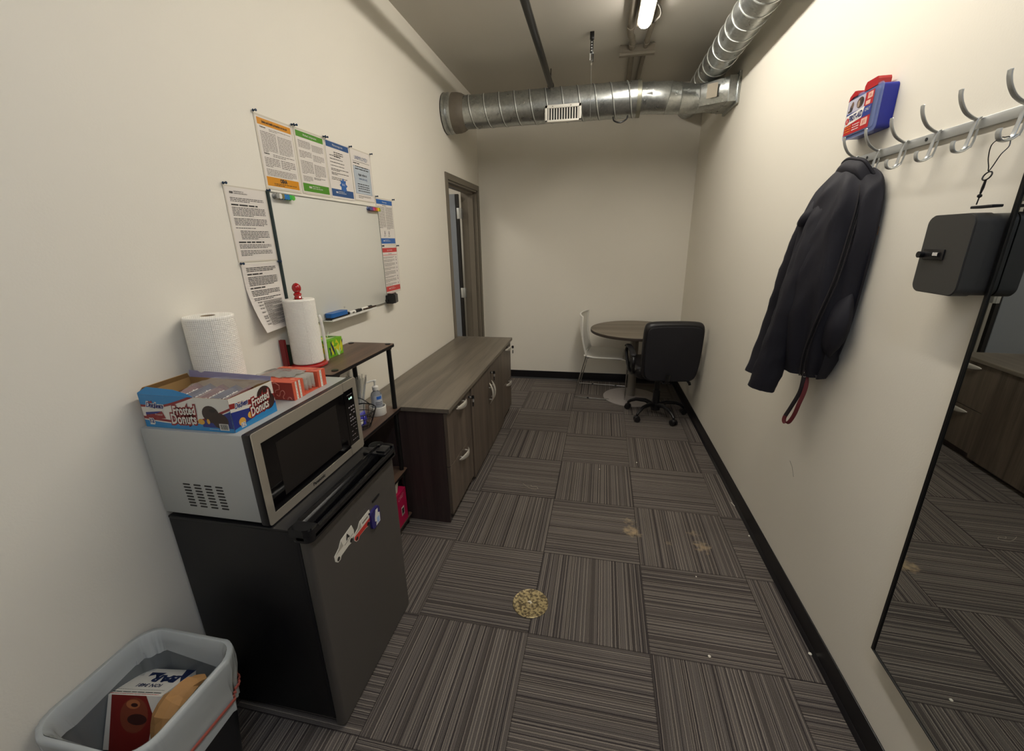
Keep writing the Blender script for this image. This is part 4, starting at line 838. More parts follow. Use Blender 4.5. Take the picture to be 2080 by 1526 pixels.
def d_osha(b, F, w_, h_):
    b.rect(.012, h_-.036, w_-.012, h_-.012, F, M_OR, .0011); b.text('Safety and health protection on the job', w_/2, h_-.024, .0125, F, M_INK, .0015, sx=.72, bold=.0004)
    b.rect(.012, .012, w_-.012, .046, F, M_OR, .0011); b.text('OSHA', w_/2, .035, .019, F, M_INK, .0015, bold=.0012, sx=.8); para(b, F, .05, w_-.03, .026, .015, 2, M_INK)
    b.text('Employees', .022, h_-.043, .007, F, M_INK, .0015, align='LEFT', bold=.0003); para(b, F, .07, w_-.02, h_-.042, h_-.052, 2)
    para(b, F, .02, w_/2-.004, h_-.056, .135, 14); para(b, F, w_/2+.004, w_-.018, h_-.060, .138, 14)
    b.text('Employers', .022, .131, .007, F, M_INK, .0015, align='LEFT', bold=.0003); para(b, F, .07, w_-.018, .134, .122, 2); para(b, F, .02, w_/2-.004, .118, .082, 6); para(b, F, w_/2+.004, w_-.018, .118, .084, 5); para(b, F, .02, w_-.02, .076, .050, 5)
def d_wc(b, F, w_, h_):
    b.rect(.010, h_-.034, w_-.010, h_-.010, F, M_GR, .0011); b.text("Workers' compensation", w_/2, h_-.022, .013, F, M_PW, .0015, sx=.75)
    b.rect(.010, .012, w_-.010, .046, F, M_GR, .0011); dli(b, F, .06, .032, M_PW, 1.1)
    for k, (a_, c_, n_) in enumerate(((h_-.045, .19, 7), (.18, .15, 5), (.14, .085, 9))): para(b, F, .018, w_/2-.004, a_, c_, n_); para(b, F, w_/2+.004, w_-.018, a_-.006, c_-.004, n_)
    para(b, F, .02, w_/2-.02, .078, .055, 5); para(b, F, w_/2-.01, w_-.03, .078, .068, 2, M_INK)
def d_wage(b, F, w_, h_):
    b.rect(.006, h_-.032, w_-.006, h_-.006, F, M_BL, .0011); b.text('Minimum-wage rates', w_/2, h_-.019, .014, F, M_PW, .0015, sx=.75)
    b.rect(.006, .010, w_-.006, .044, F, M_BL, .0011); dli(b, F, .05, .030, M_PW)
    para(b, F, w_/2-.04, w_/2+.04, h_-.045, h_-.073, 3, M_INK); 
    for k, (a_, n_) in enumerate(((.200, 1), (.185, 1), (.170, 1), (.155, 1), (.14, 2), (.122, 2))): para(b, F, .025, w_-.03, a_, a_-.0065*n_, n_, M_INK)
    para(b, F, .02, w_-.05, .10, .085, 2); c = (w_*.56, .066)
    pts = [(c[0]+(.036 if k % 2 == 0 else .023)*math.cos(R(k*22.5+90)), c[1]+(.036 if k % 2 == 0 else .023)*math.sin(R(k*22.5+90))) for k in range(16)]
    b.poly(pts, F, M_BL2, .0013); b.text('$6.15', c[0], c[1]+.004, .014, F, M_PW, .0016, sx=.8)
def d_unemp(b, F, w_, h_):
    b.text('UNEMPLOYED?', w_/2, h_-.042, .026, F, M_BL, .0015, sx=.78); b.rect(.02, h_-.06, w_-.02, h_-.0585, F, M_INK, .0015); para(b, F, .022, w_-.022, h_-.063, h_-.074, 1, M_INK)
    b.rect(.018, .036, w_-.02, h_-.082, F, M_PBL, .0011); frame(b, (.018, .036, w_-.02, h_-.082), (.019, .037, w_-.021, h_-.083), .0011, .0013, F, M_GREYINK)
    b.words(.04, w_-.04, .172, .008, F, M_INK, .0014, rw); b.words(.035, w_-.035, .16, .008, F, M_INK, .0014, rw)
    b.text('Apply online at:', w_/2, .135, .018, F, M_INK, .0015, sx=.8, bold=.0003); b.text('www.uimn.org', w_/2, .115, .018, F, M_BL, .0015, sx=.8)
    for v in (.085, .073, .062, .050): b.words(.045, w_-.045, v, .007, F, M_INK, .0014, rw)
    para(b, F, .04, w_-.04, .03, .014, 3)
def d_text(b, F, w_, h_):
    dli(b, F, .03, h_-.022, M_INK, .9); v = h_-.038
    for n_, head in ((3, 0), (0, 1), (6, 0), (5, 0), (1, 0), (6, 2), (0, 1), (3, 0), (4, 0)):
        if head == 1: b.words(.02, w_*.72, v-.007, .009, F, M_INK, .0014, rw); v -= .011; continue
        u0 = .038 if head == 2 else .02
        para(b, F, u0, w_-.022, v, v-.0054*n_, n_, M_INK); v -= .0054*n_+.0055
def d_table(b, F, w_, h_):
    v = h_-.012
    for n_, head in ((3, 0), (0, 1), (6, 0), (0, 1), (4, 0), (2, 0)):
        if head: b.words(.02, w_*.5, v-.006, .008, F, M_INK, .0014, rw); v -= .012; continue
        para(b, F, .02, w_-.02, v, v-.006*n_, n_, M_INK); v -= .006*n_+.005
    while v > .03:
        h2 = rw.choice((.008, .012, .012, .016)); b.rect(.03, v, w_-.02, v+.0008, F, M_GREYINK, .0012); b.words(.032, .055, v-.0045, .0045, F, M_INK, .0014, rw); para(b, F, .062, w_-.022, v-.0005, v-h2+.0005, max(1, int(h2/.004)), M_INK); v -= h2
def d_two(c, title, fig):
    def d(b, F, w_, h_):
        b.rect(.006, h_-.034, w_-.006, h_-.008, F, c, .0011); b.text(title, w_/2, h_-.021, .0125, F, M_PW, .0015, sx=.75)
        b.rect(.006, .010, w_-.006, .042, F, c, .0011); dli(b, F, .055, .028, M_PW)
        if fig:
            para(b, F, w_*.35, w_*.65, h_-.036, h_-.043, 1, M_INK); para(b, F, .012, w_/2-.004, h_-.046, .1, 19); para(b, F, w_/2+.004, w_-.012, h_-.046, .095, 20)
            for u in (.075, .13): b.disc(u, .082, .0035, F, M_INK, .0013, seg=10); b.poly([(u-.004, .078), (u+.004, .078), (u+.003, .062), (u-.003, .062)], F, M_INK, .0013); para(b, F, u-.015, u+.015, .06, .05, 2)
        else:
            b.text('Discrimination', w_/2, h_-.043, .010, F, M_INK, .0015, sx=.8); b.rect(.012, h_-.052, w_-.012, h_-.049, F, c, .0013); v = h_-.06
            for n_ in (2, 3, 4, 3, 5, 2, 4, 3): para(b, F, .014, w_-.05, v, v-.0055*n_, n_); b.rect(w_-.03, v-.012, w_-.024, v-.001, F, M_INK, .0013); v -= .0055*n_+.0052
    return d
notice(1.590, 1.820, .214, .266, 'notice with orange bands about job safety, first in the row above the whiteboard', d_osha)
notice(1.812, 1.822, .212, .266, 'notice with green bands above the whiteboard, right of the orange one', d_wc)
notice(2.031, 1.824, .207, .263, 'notice with navy bands and a blue star burst above the whiteboard', d_wage, .003)
notice(2.244, 1.830, .214, .258, 'notice headed UNEMPLOYED with a pale blue panel, last in the row above the whiteboard', d_unemp, .005)
notice(1.378, 1.545, .202, .266, 'plain typed text page, the upper of two left of the whiteboard', d_text, .005)
notice(1.384, 1.272, .192, .266, 'typed page with ruled list curling off the wall, lower one left of the whiteboard', d_table, .003, curl=.2)
notice(2.468, 1.592, .212, .272, 'notice with bright blue bands right of the whiteboard', d_two(M_BL2, 'Minimum-wage', True), .005)
notice(2.476, 1.300, .21, .284, 'notice with red bands right of the whiteboard, under the blue banded one', d_two(M_RD, 'Age discrimination', False), .005)
M_PIN = mat('pin_navy', '#16304a', .25); first = None
for (y, z, lab) in ((1.378, 1.815, 'top left of the upper typed page'), (1.586, 1.812, 'top left corner of the whiteboard'), (1.382, 1.541, 'left between the two typed pages'), (1.577, 1.541, 'right between the two typed pages'),
    (1.588, 2.09, 'top left of the orange banded notice'), (1.800, 2.09, 'top right of the orange banded notice'), (1.818, 2.092, 'top left of the green banded notice'), (2.02, 2.09, 'top right of the green banded notice'), (2.037, 2.09, 'top left of the navy banded notice'),
    (2.242, 2.088, 'between the navy banded and the UNEMPLOYED notice'), (2.456, 2.089, 'top right of the UNEMPLOYED notice'), (2.470, 1.868, 'top left of the bright blue banded notice'), (2.682, 1.867, 'top right of the bright blue banded notice'), (2.480, 1.589, 'top left of the red banded notice'), (2.682, 1.588, 'top right of the red banded notice')):
    if first is None:
        b = MB(); b.lathe([(.0005, 0), (.0005, .003), (.0045, .004), (.0048, .006), (.0026, .008), (.0028, .014), (.0048, .016), (.0045, .0185), (.0, .019)], (0, 0, 0), M_PIN, 14, (1, 0, 0)); first = o = b.build('push_pin', local=True)
    else: o = first.copy(); COL.objects.link(o)
    o.location = (XL+.001, y, z); tag(o, 'dark blue push pin at the '+lab if not lab.startswith(('left', 'right', 'between')) else 'dark blue push pin '+lab, 'push pin', 'dark blue push pins on the left wall')
t = thing('whiteboard', 'large blank frameless white magnetic board on the left wall between the notices', 'whiteboard', (XL, 2.025, 1.25))
b = MB(); b.box((XL+.002, 1.588, 1.252), (XL+.010, 2.464, 1.806), mat('board_white', '#d6d4ca', .22, spec=.5), .001); b.build('board', t)
b = MB(); M_EDGE = mat('board_edge', '#3b4a4a', .4, .3); frame(b, (1.585, 1.249, 2.467, 1.809), (1.5885, 1.2525, 2.4635, 1.8055), .002, .0125, FL, mat('edge_silver', '#9a9a92', .35, .5)); b.box((1.5835, 1.249, .0), (1.5885, 1.809, .013), M_EDGE, F=FL); b.build('edge_trim', t, smooth=False)
b = MB(); b.box((1.80, 1.246, .002), (2.235, 1.2505, .062), M_WHT, .001, F=FL); b.box((1.80, 1.2505, .058), (2.235, 1.256, .062), M_WHT, F=FL); b.build('pen_tray', t, smooth=False)
b = MB(); b.text('5', 1.99, 1.288, .012, FL, M_GREYINK, .0102, bold=.0005); b.text('G', 1.999, 1.288, .009, FL, M_GREYINK, .0102); b.build('small_mark', t, smooth=False)
t = thing('board_eraser', 'blue board eraser with black felt on the pen tray', 'eraser', (XL+.035, 1.88, 1.251))
b = MB(); b.prism(rrect(1.812, .012, 1.952, .056, .012), 1.263, 1.283, lambda u, v, w: Vector((XL+v, u, w)), mat('eraser_blue', '#1a5fa6', .35)); b.build('grip', t)
b = MB(); b.prism(rrect(1.812, .012, 1.952, .056, .012), 1.251, 1.263, lambda u, v, w: Vector((XL+v, u, w)), M_BLK); b.build('felt', t)
for (y0, y1, x, lab, c0, c1) in ((1.965, 2.075, .042, 'white marker with small black tip beside the blue eraser', M_WHT, M_BLK), (2.085, 2.205, .042, 'white marker with black cap farther along the pen tray', M_WHT, M_BLK)):
    t = thing('marker', lab, 'marker', (XL+x, y0, 1.2505), group='markers on the pen tray'); X = XL+x; zc = 1.2605
    b = MB(); b.cyl((X, y0+.01, zc), (X, y1-.045, zc), .0095, c0, seg=18); b.rect(y0+.03, 1.256, y1-.06, 1.264, FL, M_GREYINK, x+.0097); b.build('barrel', t); b = MB(); b.cyl((X, y1-.045, zc), (X, y1, zc), .0098, c1, seg=18); b.build('cap', t); b = MB(); b.cyl((X, y0, zc), (X, y0+.011, zc), .007, c1, seg=14); b.build('end_plug', t)
b = MB(); b.tube([(XL+.055, 2.10, 1.262), (XL+.056, 2.232, 1.262)], .004, mat('pen_bronze', '#4b3527', .3, .5), 10); tag(b.build('thin_pen'), 'thin dark bronze pen at the far end of the pen tray', 'pen')
t = thing('label_holder', 'black angular plastic box with white label at the lower right corner of the whiteboard', 'holder', (XL, 2.50, 1.24))
b = MB(); FLH = plane((XL, 2.445, 1.243), (0, 1, 0), (1, 0, 0), (0, 0, 1)); b.prism([(0, .013), (.0, .055), (.03, .062), (.10, .045), (.115, .03), (.115, .003), (.02, .003)], 0, .05, FLH, M_BLK); b.prism([(.012, .02), (.012, .045), (.03, .052), (.095, .038), (.1, .01), (.03, .01)], .05, .06, FLH, M_BLK); b.cyl((XL+.02, 2.437, 1.262), (XL+.02, 2.446, 1.262), .009, M_BLK, seg=14); b.build('case', t, smooth=False)
b = MB(); b.poly([(.035, .045), (.028, .018), (.065, .016), (.078, .036)], FLH, M_PW, .0606); b.build('white_label', t, smooth=False)
for (y, c, lab) in ((1.612, '#8d8d88', 'grey'), (1.627, '#d6d3ca', 'white'), (1.642, '#77744a', 'olive'), (1.657, '#1a72b8', 'blue'), (1.672, '#1673b0', 'second blue'), (1.688, '#2fae4c', 'green'), (1.704, '#55b53c', 'light green'),
                    (2.348, '#4a5a86', 'slate blue'), (2.366, '#6a4a88', 'purple'), (2.384, '#b8357a', 'pink'), (2.402, '#b5342a', 'red'), (2.420, '#d0722a', 'orange'), (2.437, '#dcc52a', 'yellow'), (2.452, '#9aa82c', 'lime')):
    b = MB(); b.lathe([(.010, 0), (.0105, .003), (.008, .006), (.006, .009), (.008, .014), (.0105, .018), (.010, .021), (0, .022)], (XL+.0102, y, 1.793), mat('magnet'+c, c, .25, coat=.4), 18, (1, 0, 0))
    tag(b.build('board_magnet'), lab+' spool magnet at the top '+('left' if y < 2 else 'right')+' of the whiteboard', 'magnet', 'spool magnets at the top '+('left' if y < 2 else 'right')+' of the whiteboard')

# ------------------------------------------------------------------ right wall: coat rail, first aid kit, key box, mirror
t = thing('coat_rail', 'long satin aluminium coat rail with double hooks on the right wall', 'coat rack', (XR, 1.4, 1.85))
b = MB(); b.box((XR-.009, .80, 1.8465), (XR-.001, 1.93, 1.8715), M_SATIN, .0015)
for y in (1.845, 1.56, 1.2, .95): b.cyl((XR-.0105, y, 1.859), (XR-.0088, y, 1.859), .005, mat('screw_dark', '#4a4c4c', .4, .7), seg=14)
b.build('rail', t)
b = MB(); fl = ((0, 1, 0), .42)
up_ = cr([(.905, 0, 1.868), (.893, 0, 1.874), (.878, 0, 1.886), (.866, 0, 1.904), (.859, 0, 1.922), (.8575, 0, 1.936)], 6)
b.tube(up_, [.0072]*(len(up_)-2)+[.0078, .007], M_SATIN, 10, flat=fl)
b.tube(cr([(.914, 0, 1.872), (.907, 0, 1.868), (.9035, 0, 1.85), (.898, 0, 1.81), (.892, 0, 1.8)], 5), .006, M_SATIN, 10, flat=fl)
b.tube([(.9145, 0, 1.846), (.9125, 0, 1.82), (.909, 0, 1.806), (.897, 0, 1.804)], .004, M_SATIN, 8, flat=fl)
b.tube(cr([(.905, 0, 1.807), (.896, 0, 1.799), (.884, 0, 1.796), (.874, 0, 1.800), (.869, 0, 1.812), (.8695, 0, 1.822)], 6), .0074, M_SATIN, 10, flat=fl)
mtx = root_matrix(t).inverted()
first = None
for k in range(8):
    y = 1.901-.1305*k
    if first is None:
        b.v = [tuple(Vector(p)-Vector((.9, 0, 1.86))) for p in b.v]; first = o = b.build('double_hook', local=True)
    else: o = first.copy(); COL.objects.link(o)
    o.parent = t; o.location = mtx @ Vector((.9, y, 1.86))
# first aid kit
t = thing('first_aid_kit', 'blue plastic first aid kit with clear lid and red handle above the coat rail', 'first aid kit', (XR-.02, 1.86, 1.93))
M_KB = mat('kit_blue', '#0b1f92', .4, coat=.1); y0, y1, z0_, z1_ = 1.765, 1.957, 1.935, 2.068
b = MB(); b.prism(rrect(y0, z0_, y1, z1_, .014), .001, .045, FR, M_KB); b.build('case', t)
b = MB(); b.prism(rrect(y0-.004, z0_-.004, y1+.004, z1_+.004, .016), .0455, .0485, FR, mat('kit_clear', '#8f9fd0', .1, alpha=.35, spec=.8)); b.prism(rrect(y0+.006, z0_+.008, y1-.004, z1_-.008, .012), .0485, .052, FR, mat('kit_clear')); b.box((y0+.03, z0_-.008, .03), (y0+.045, z0_+.008, .05), mat('kit_clear'), .002, F=FR); lid = b.build('clear_lid', t)
FK = lambda u, v, w=0.0: Vector((XR-.0524-w, y1-.008-u, z0_+.012+v)); KW, KH = .152, .112
b = MB(); b.rect(0, 0, KW, KH, FK, mat('kit_red', '#b52328', .4), 0); b.rect(0, .07, KW*.68, KH, FK, mat('kit_pale', '#b9b5c4', .4), .0003); b.rect(0, .038, KW, .07, FK, mat('kit_navy', '#263a86', .4), .0003)
b.poly([(0, .03), (0, .064), (KW*.72, .072), (KW*.66, .04)], FK, M_PW, .0005); b.disc(.012, .046, .011, FK, M_RD, .0007); b.text('e', .012, .047, .018, FK, M_PW, .0009); b.text('FIRST-AID', .062, .0515, .0255, FK, mat('kit_ink', '#20285c', .4), .0008, sx=.72, bold=.0012, rot=R(3))
b.text('ONLY', .13, .058, .014, FK, M_PW, .0008, sx=.8, rot=R(3))
for (u0, v0, u1, v1, c) in ((.014, .072, .034, .098, '#2e2b35'), (.02, .085, .036, .105, '#6b5242'), (.055, .074, .098, .108, '#4a3428'), (.06, .078, .074, .1, '#a08a78'), (.08, .08, .094, .104, '#1f1a18'), (.005, .072, .02, .08, '#39322c')): b.disc((u0+u1)/2, (v0+v1)/2, (u1-u0)/2, FK, mat('photo'+c, c, .5), .0006+u0*.002, ry=(v1-v0)/2, seg=14)
b.rect(.118, .09, .146, .108, FK, mat('kit_peach', '#e0b7a6', .4), .0006); b.text('200', .132, .099, .012, FK, M_RD, .0009, sx=.8); b.rect(.112, .073, .138, .085, FK, mat('kit_peach'), .0006)
b.rect(.104, .012, .14, .034, FK, mat('kit_peach'), .0006); b.text('#1', .122, .023, .018, FK, M_RD, .0009)
for k in range(3): b.words(.004, .044, .009+k*.008, .005, FK, mat('kit_orange', '#e08a20', .4), .0006, rw); b.words(.052, .095, .009+k*.008, .005, FK, M_PW, .0006, rw)
b.build('printed_label', lid, smooth=False)
b = MB(); M_KR = mat('kit_handle_red', '#b3161d', .3, coat=.3)
b.prism([(1.795, z1_), (1.795, z1_+.018), (1.80, z1_+.026), (1.86, z1_+.026), (1.868, z1_+.016), (1.868, z1_)], .012, .050, FR, M_KR); b.prism([(1.905, z1_), (1.908, z1_+.015), (1.925, z1_+.018), (1.95, z1_+.006), (1.955, z1_-.01), (1.93, z1_)], .012, .052, FR, M_KR); b.box((1.866, z1_, .015), (1.907, z1_+.008, .04), M_KR, .002, F=FR); b.build('handle', t, smooth=False)
# key box
t = thing('key_lock_box', 'dark grey combination key cabinet with rounded corners beside the tall mirror', 'lock box', (XR-.04, 1.28, 1.46)); M_KX = mat('keybox_grey', '#3a3937', .5, bump=.05, bscale=900)
b = MB(); b.prism(rrect(1.206, 1.456, 1.352, 1.643, .02, 8), .001, .040, FR, M_KX); b.build('body', t)
b = MB(); b.prism(rrect(1.204, 1.454, 1.354, 1.645, .022, 8), .0415, .076, FR, M_KX); b.prism(rrect(1.206, 1.456, 1.352, 1.643, .021, 8), .076, .079, FR, M_KX); d = b.build('door', t)
b = MB(); b.box((1.268, 1.537, .079), (1.338, 1.563, .083), M_BLK, .0015, F=FR); b.cyl(FR(1.336, 1.549, .083), FR(1.336, 1.549, .094), .008, M_BLK, seg=16)
for k in range(3): b.cyl(FR(1.297-k*.0065, 1.55, .0835), FR(1.292-k*.0065, 1.55, .0835), .0055, M_BLK, seg=16)
lk = b.build('combination_lock', d); b = MB(); b.text('888', 1.2855, 1.551, .0115, lambda u, v, w=0.0: FR(2*1.2855-u, v, w), M_PW, .0893, bold=.0004); b.build('dial_digits', lk, smooth=False)
# mirror
t = thing('tall_mirror', 'tall wall mirror in a thin black frame reflecting the cabinets', 'mirror', (XR, .9, .352)); m0, m1, mz0, mz1 = .55, 1.199, .352, 1.785
FMi = lambda u, v, w=0.0: Vector((XR-w-(1.2-u)*.030, u, v))
b = MB(); fw = .010
for (a, c, e, f) in ((m0, mz0, m1, mz0+.005), (m0, mz1-fw, m1, mz1), (m0, mz0, m0+fw, mz1), (m1-fw, mz0, m1, mz1)): b.box((a, c, .001), (e, f, .022), M_BLKM, .001, F=FMi)
b.build('frame', t, smooth=False)
mm = bpy.data.materials.new('mirror_glass'); mm.use_nodes = True; q = mm.node_tree.nodes['Principled BSDF']; q.inputs['Base Color'].default_value = (.62, .64, .63, 1); q.inputs['Metallic'].default_value = 1; q.inputs['Roughness'].default_value = .01
b = MB(); b.box((m0+fw*.6, mz0+.004, .004), (m1-fw*.6, mz1-fw*.6, .0185), mm, F=FMi); b.build('glass', t, smooth=False)
# wire loop tag on the sixth hook
t = thing('hanging_tag', 'black wire loop with ring and flat tag hanging from a hook above the mirror', 'key fob', (.876, 1.2485, 1.66)); y = 1.2485
b = MB(); b.tube(cr([(.877, y, 1.803), (.866, y+.004, 1.79), (.868, y+.006, 1.765), (.871, y+.002, 1.745), (.872, y, 1.735), (.876, y-.002, 1.745), (.882, y-.006, 1.768), (.893, y-.006, 1.785), (.892, y-.002, 1.803), (.884, y, 1.8035)], 5, closed=True), .0011, M_BLKM, 6, closed=True); b.build('wire_loop', t)
b = MB(); b.tube([(.8725+.003*math.sin(R(a)), y+.011*math.cos(R(a)), 1.725+.009*math.sin(R(a))) for a in range(0, 360, 24)], .0016, M_BLKM, 6, closed=True); b.build('ring', t)
b = MB(); b.tube([(.872, y, 1.718), (.872, y+.002, 1.70), (.872, y+.004, 1.688)], [.0022, .003, .002], M_BLKM, 8); b.lathe([(.001, 0), (.0045, .003), (.0045, .007), (.001, .01)], (.872, y+.004, 1.678), M_BLKM, 10); b.tube([(.872, y+.004, 1.68), (.872, y+.006, 1.664)], .0014, M_BLKM, 6); b.build('toggle', t)
b = MB(); b.box((.862, 1.196, 1.655), (.884, 1.256, 1.661), M_RUB, .0015); b.build('flat_tag', t)
# jacket
M_JK = mat('jacket_cloth', '#1a1922', .66, spec=.35, bump=.35, bscale=900); M_JK2 = mat('jacket_lining', '#221e20', .7, bump=.2, bscale=500)
t = thing('jacket', 'black zip jacket hanging from the far hooks of the coat rail', 'jacket', (.86, 1.86, 1.8))
rings = {1.842: [(.905, 1.86), (.885, 1.845), (.868, 1.86), (.862, 1.885), (.878, 1.91), (.905, 1.905)],
 1.80: [(.914, 1.745), (.872, 1.75), (.838, 1.80), (.832, 1.89), (.855, 1.945), (.914, 1.95)],
 1.73: [(.917, 1.705), (.865, 1.715), (.815, 1.78), (.802, 1.89), (.825, 1.965), (.917, 1.98)],
 1.60: [(.919, 1.70), (.862, 1.705), (.80, 1.77), (.785, 1.89), (.80, 1.985), (.919, 2.02)],
 1.45: [(.919, 1.71), (.862, 1.705), (.795, 1.76), (.768, 1.88), (.79, 2.0), (.919, 2.05)],
 1.28: [(.919, 1.73), (.862, 1.71), (.80, 1.76), (.765, 1.88), (.785, 2.0), (.919, 2.05)],
 1.15: [(.915, 1.76), (.868, 1.735), (.815, 1.775), (.78, 1.87), (.80, 1.98), (.915, 2.02)],
 1.065: [(.90, 1.79), (.872, 1.765), (.83, 1.795), (.795, 1.87), (.82, 1.96), (.90, 1.99)]}
zs_ = sorted(rings, reverse=True); ctr = [cr([(x, y, z) for x, y in rings[z]], 10, closed=True) for z in zs_]
rows = []
for j in range(60):
    for i_, p in enumerate(cr([c[j] for c in ctr], 6)):
        if len(rows) <= i_: rows.append([])
        rows[i_].append(p)
for i_, row in enumerate(rows):
    k_ = i_/(len(rows)-1)
    for j, p in enumerate(row):
        if p.x < .90:
            d = .0085*math.sin(j*.72+k_*2.6+.8*math.sin(k_*5))*min(1, k_*2.2) + .016*(1-abs(mnoise.noise(Vector((p.x*12, p.y*12+p.z*4, p.z*2.2)))))**4*min(1, k_*3) - .006 + .008*mnoise.noise(Vector((p.x*9, p.y*9, p.z*3)))
            p.x -= d; p.y -= d*.5
b = MB(); b.grid(rows, M_JK, closed_u=True); b.add(rows[0], [list(range(60))], M_JK); ins = [p+Vector((0, 0, .03)) for p in rows[-1]]; c_ = sum(rows[-1], Vector())/60
b.add(list(rows[-1])+[c_+(p-c_)*.93+Vector((0, 0, .01)) for p in rows[-1]]+[c_+Vector((0, 0, .05))], [[i, (i+1) % 60, 60+(i+1) % 60, 60+i] for i in range(60)]+[[60+i, 60+(i+1) % 60, 120] for i in range(60)], M_JK2)
body = b.build('jacket_body', t, ang=1.6)
def sleeve(path, rad, name, flatv=None, seed=0):
    b = MB(); P = cr(path, 7); n = len(P); rr = [p.x for p in cr([(r, 0, 0) for r in rad], 7)]; rws = []
    for i, p in enumerate(P):
        d = (P[min(i+1, n-1)]-P[max(i-1, 0)]).normalized(); a = Vector((.9, -.43, 0)); a = (a-d*a.dot(d)).normalized(); c = d.cross(a); row = []
        for k in range(32):
            th = 2*math.pi*k/32; wr = 1+.07*mnoise.noise(Vector((math.cos(th)*1.4+seed, math.sin(th)*1.4, p.z*14)))+.035*math.sin(p.z*55+th*2+seed)*(.3+.7*i/n)+.07*math.cos(th*3+p.z*5+seed)+.10*(1-abs(mnoise.noise(Vector((math.cos(th)*2+seed, math.sin(th)*2+p.z*5, p.z*3)))))**5
            row.append(p+a*math.cos(th)*rr[i]*wr+c*math.sin(th)*rr[i]*.78*wr)
        rws.append(row)
    b.grid(rws, M_JK, closed_u=True); b.add(rws[0], [list(range(32))[::-1]], M_JK); c_ = sum(rws[-1], Vector())/32
    b.add(list(rws[-1])+[c_+(p-c_)*.86 for p in rws[-1]]+[c_+(p-c_)*.8-(P[-1]-P[-3]).normalized()*.04 for p in rws[-1]], [[i, (i+1) % 32, 32+(i+1) % 32, 32+i] for i in range(32)]+[[32+i, 32+(i+1) % 32, 64+(i+1) % 32, 64+i] for i in range(32)]+[[64+i for i in range(32)]], M_JK2)
    return b.build(name, t, ang=1.6)
sleeve([(.85, 1.845, 1.74), (.828, 1.85, 1.66), (.80, 1.86, 1.50), (.775, 1.88, 1.30), (.752, 1.905, 1.12), (.735, 1.925, .965)], [.03, .052, .058, .055, .052, .05], 'sleeve')
sleeve([(.86, 1.95, 1.74), (.835, 1.975, 1.64), (.815, 2.01, 1.46), (.80, 2.04, 1.28), (.775, 2.06, 1.10), (.755, 2.06, .99)], [.03, .048, .05, .046, .044, .042], 'sleeve', seed=4)
b = MB(); rws = []
for i_ in range(13):
    s_ = i_/12; zc_ = 1.415-.235*s_; r_ = .010+.040*math.sin(math.pi*s_)**.55
    rws.append([Vector((.880-.010*math.sin(math.pi*s_)+r_*.72*math.cos(2*math.pi*k/24)*(1+.2*mnoise.noise(Vector((k*.5, s_*4, 1)))), 1.727-.010*math.sin(math.pi*s_)+r_*1.1*math.sin(2*math.pi*k/24)*(1+.15*mnoise.noise(Vector((k*.4, s_*5, 7)))), zc_+.02*math.cos(2*math.pi*k/24))) for k in range(24)])
b.grid(rws, M_JK, closed_u=True); b.add(rws[0], [list(range(24))], M_JK); b.add(rws[-1], [list(range(24))[::-1]], M_JK); b.build('bulging_pocket', t, ang=1.6)
b = MB(); col = cr([(.893, 1.735, 1.79), (.868, 1.755, 1.835), (.862, 1.80, 1.85), (.860, 1.85, 1.858), (.868, 1.90, 1.85), (.89, 1.935, 1.83)], 6)
b.grid([[p+Vector((-.010*s_-.014*math.sin(s_*3), 0, -.052*s_)) for p in col] for s_ in [k/6 for k in range(7)]], M_JK); b.grid([[p+Vector((.006-.010*s_-.014*math.sin(s_*3), .004, -.052*s_)) for p in col] for s_ in [k/6 for k in range(7)]][::-1], M_JK2); b.tube(col, .0055, M_JK, 8); b.build('collar', t, ang=1.6)
b = MB(); fp = [(.842, 1.94, 1.79), (.80, 1.955, 1.70), (.768, 1.94, 1.655), (.77, 1.925, 1.635), (.80, 1.90, 1.645), (.825, 1.89, 1.70)]
cen = sum((Vector(p) for p in fp), Vector())/6; ring_ = cr(fp, 5, closed=True)
for sg in (1, -1): b.add(ring_+[cen+(p-cen)*.6+Vector((-.018, -.02, 0))*sg for p in ring_]+[cen+Vector((-.022, -.024, 0))*sg], [[i, (i+1) % 30, 30+(i+1) % 30, 30+i] for i in range(30)]+[[30+i, 30+(i+1) % 30, 60] for i in range(30)], M_JK)
b.build('shoulder_flap', t, ang=1.6)
b = MB(); zp = cr([(.868, 1.742, 1.76), (.862, 1.722, 1.70), (.850, 1.712, 1.60), (.835, 1.712, 1.45), (.815, 1.735, 1.3), (.812, 1.77, 1.17), (.822, 1.79, 1.07)], 8)
for o_ in (-.006, .0, .006): b.tube([p+Vector((o_*.9-.004, -o_*.43-.006, 0)) for p in zp], .0022, M_JK2 if o_ else M_BLKM, 6)
b.build('zip', t)
b = MB(); b.prism([(1.612+.0, 0)]*0+[(.0, .0), (.0, .018), (.01, .03), (.022, .032), (.034, .026), (.036, .0)], 0, .004, plane((.906, 1.70, 1.60), (.35, -.35, 0), (0, 0, 1)), mat('tan_patch', '#86603e', .6)); b.build('tan_tab', t, smooth=False)
t2 = thing('wrist_strap', 'dark red and black looped strap hanging from the jacket hem', 'strap', (.82, 1.8, .85))
b = MB(); P = cr([(.836, 1.80, 1.085), (.834, 1.795, 1.04), (.832, 1.80, .99), (.815, 1.81, .92), (.802, 1.815, .875), (.803, 1.81, .855), (.815, 1.80, .86), (.825, 1.79, .90), (.832, 1.785, .95), (.842, 1.785, 1.0), (.846, 1.79, 1.04), (.84, 1.797, 1.08)], 5)
b.tube(P[:20], .0075, mat('strap_black', '#1b1114', .6), 8, flat=((.9, -.43, 0), .2)); b.tube(P[19:], .0075, mat('strap_maroon', '#5c171c', .6), 8, flat=((.9, -.43, 0), .2)); b.build('strap_loop', t2)
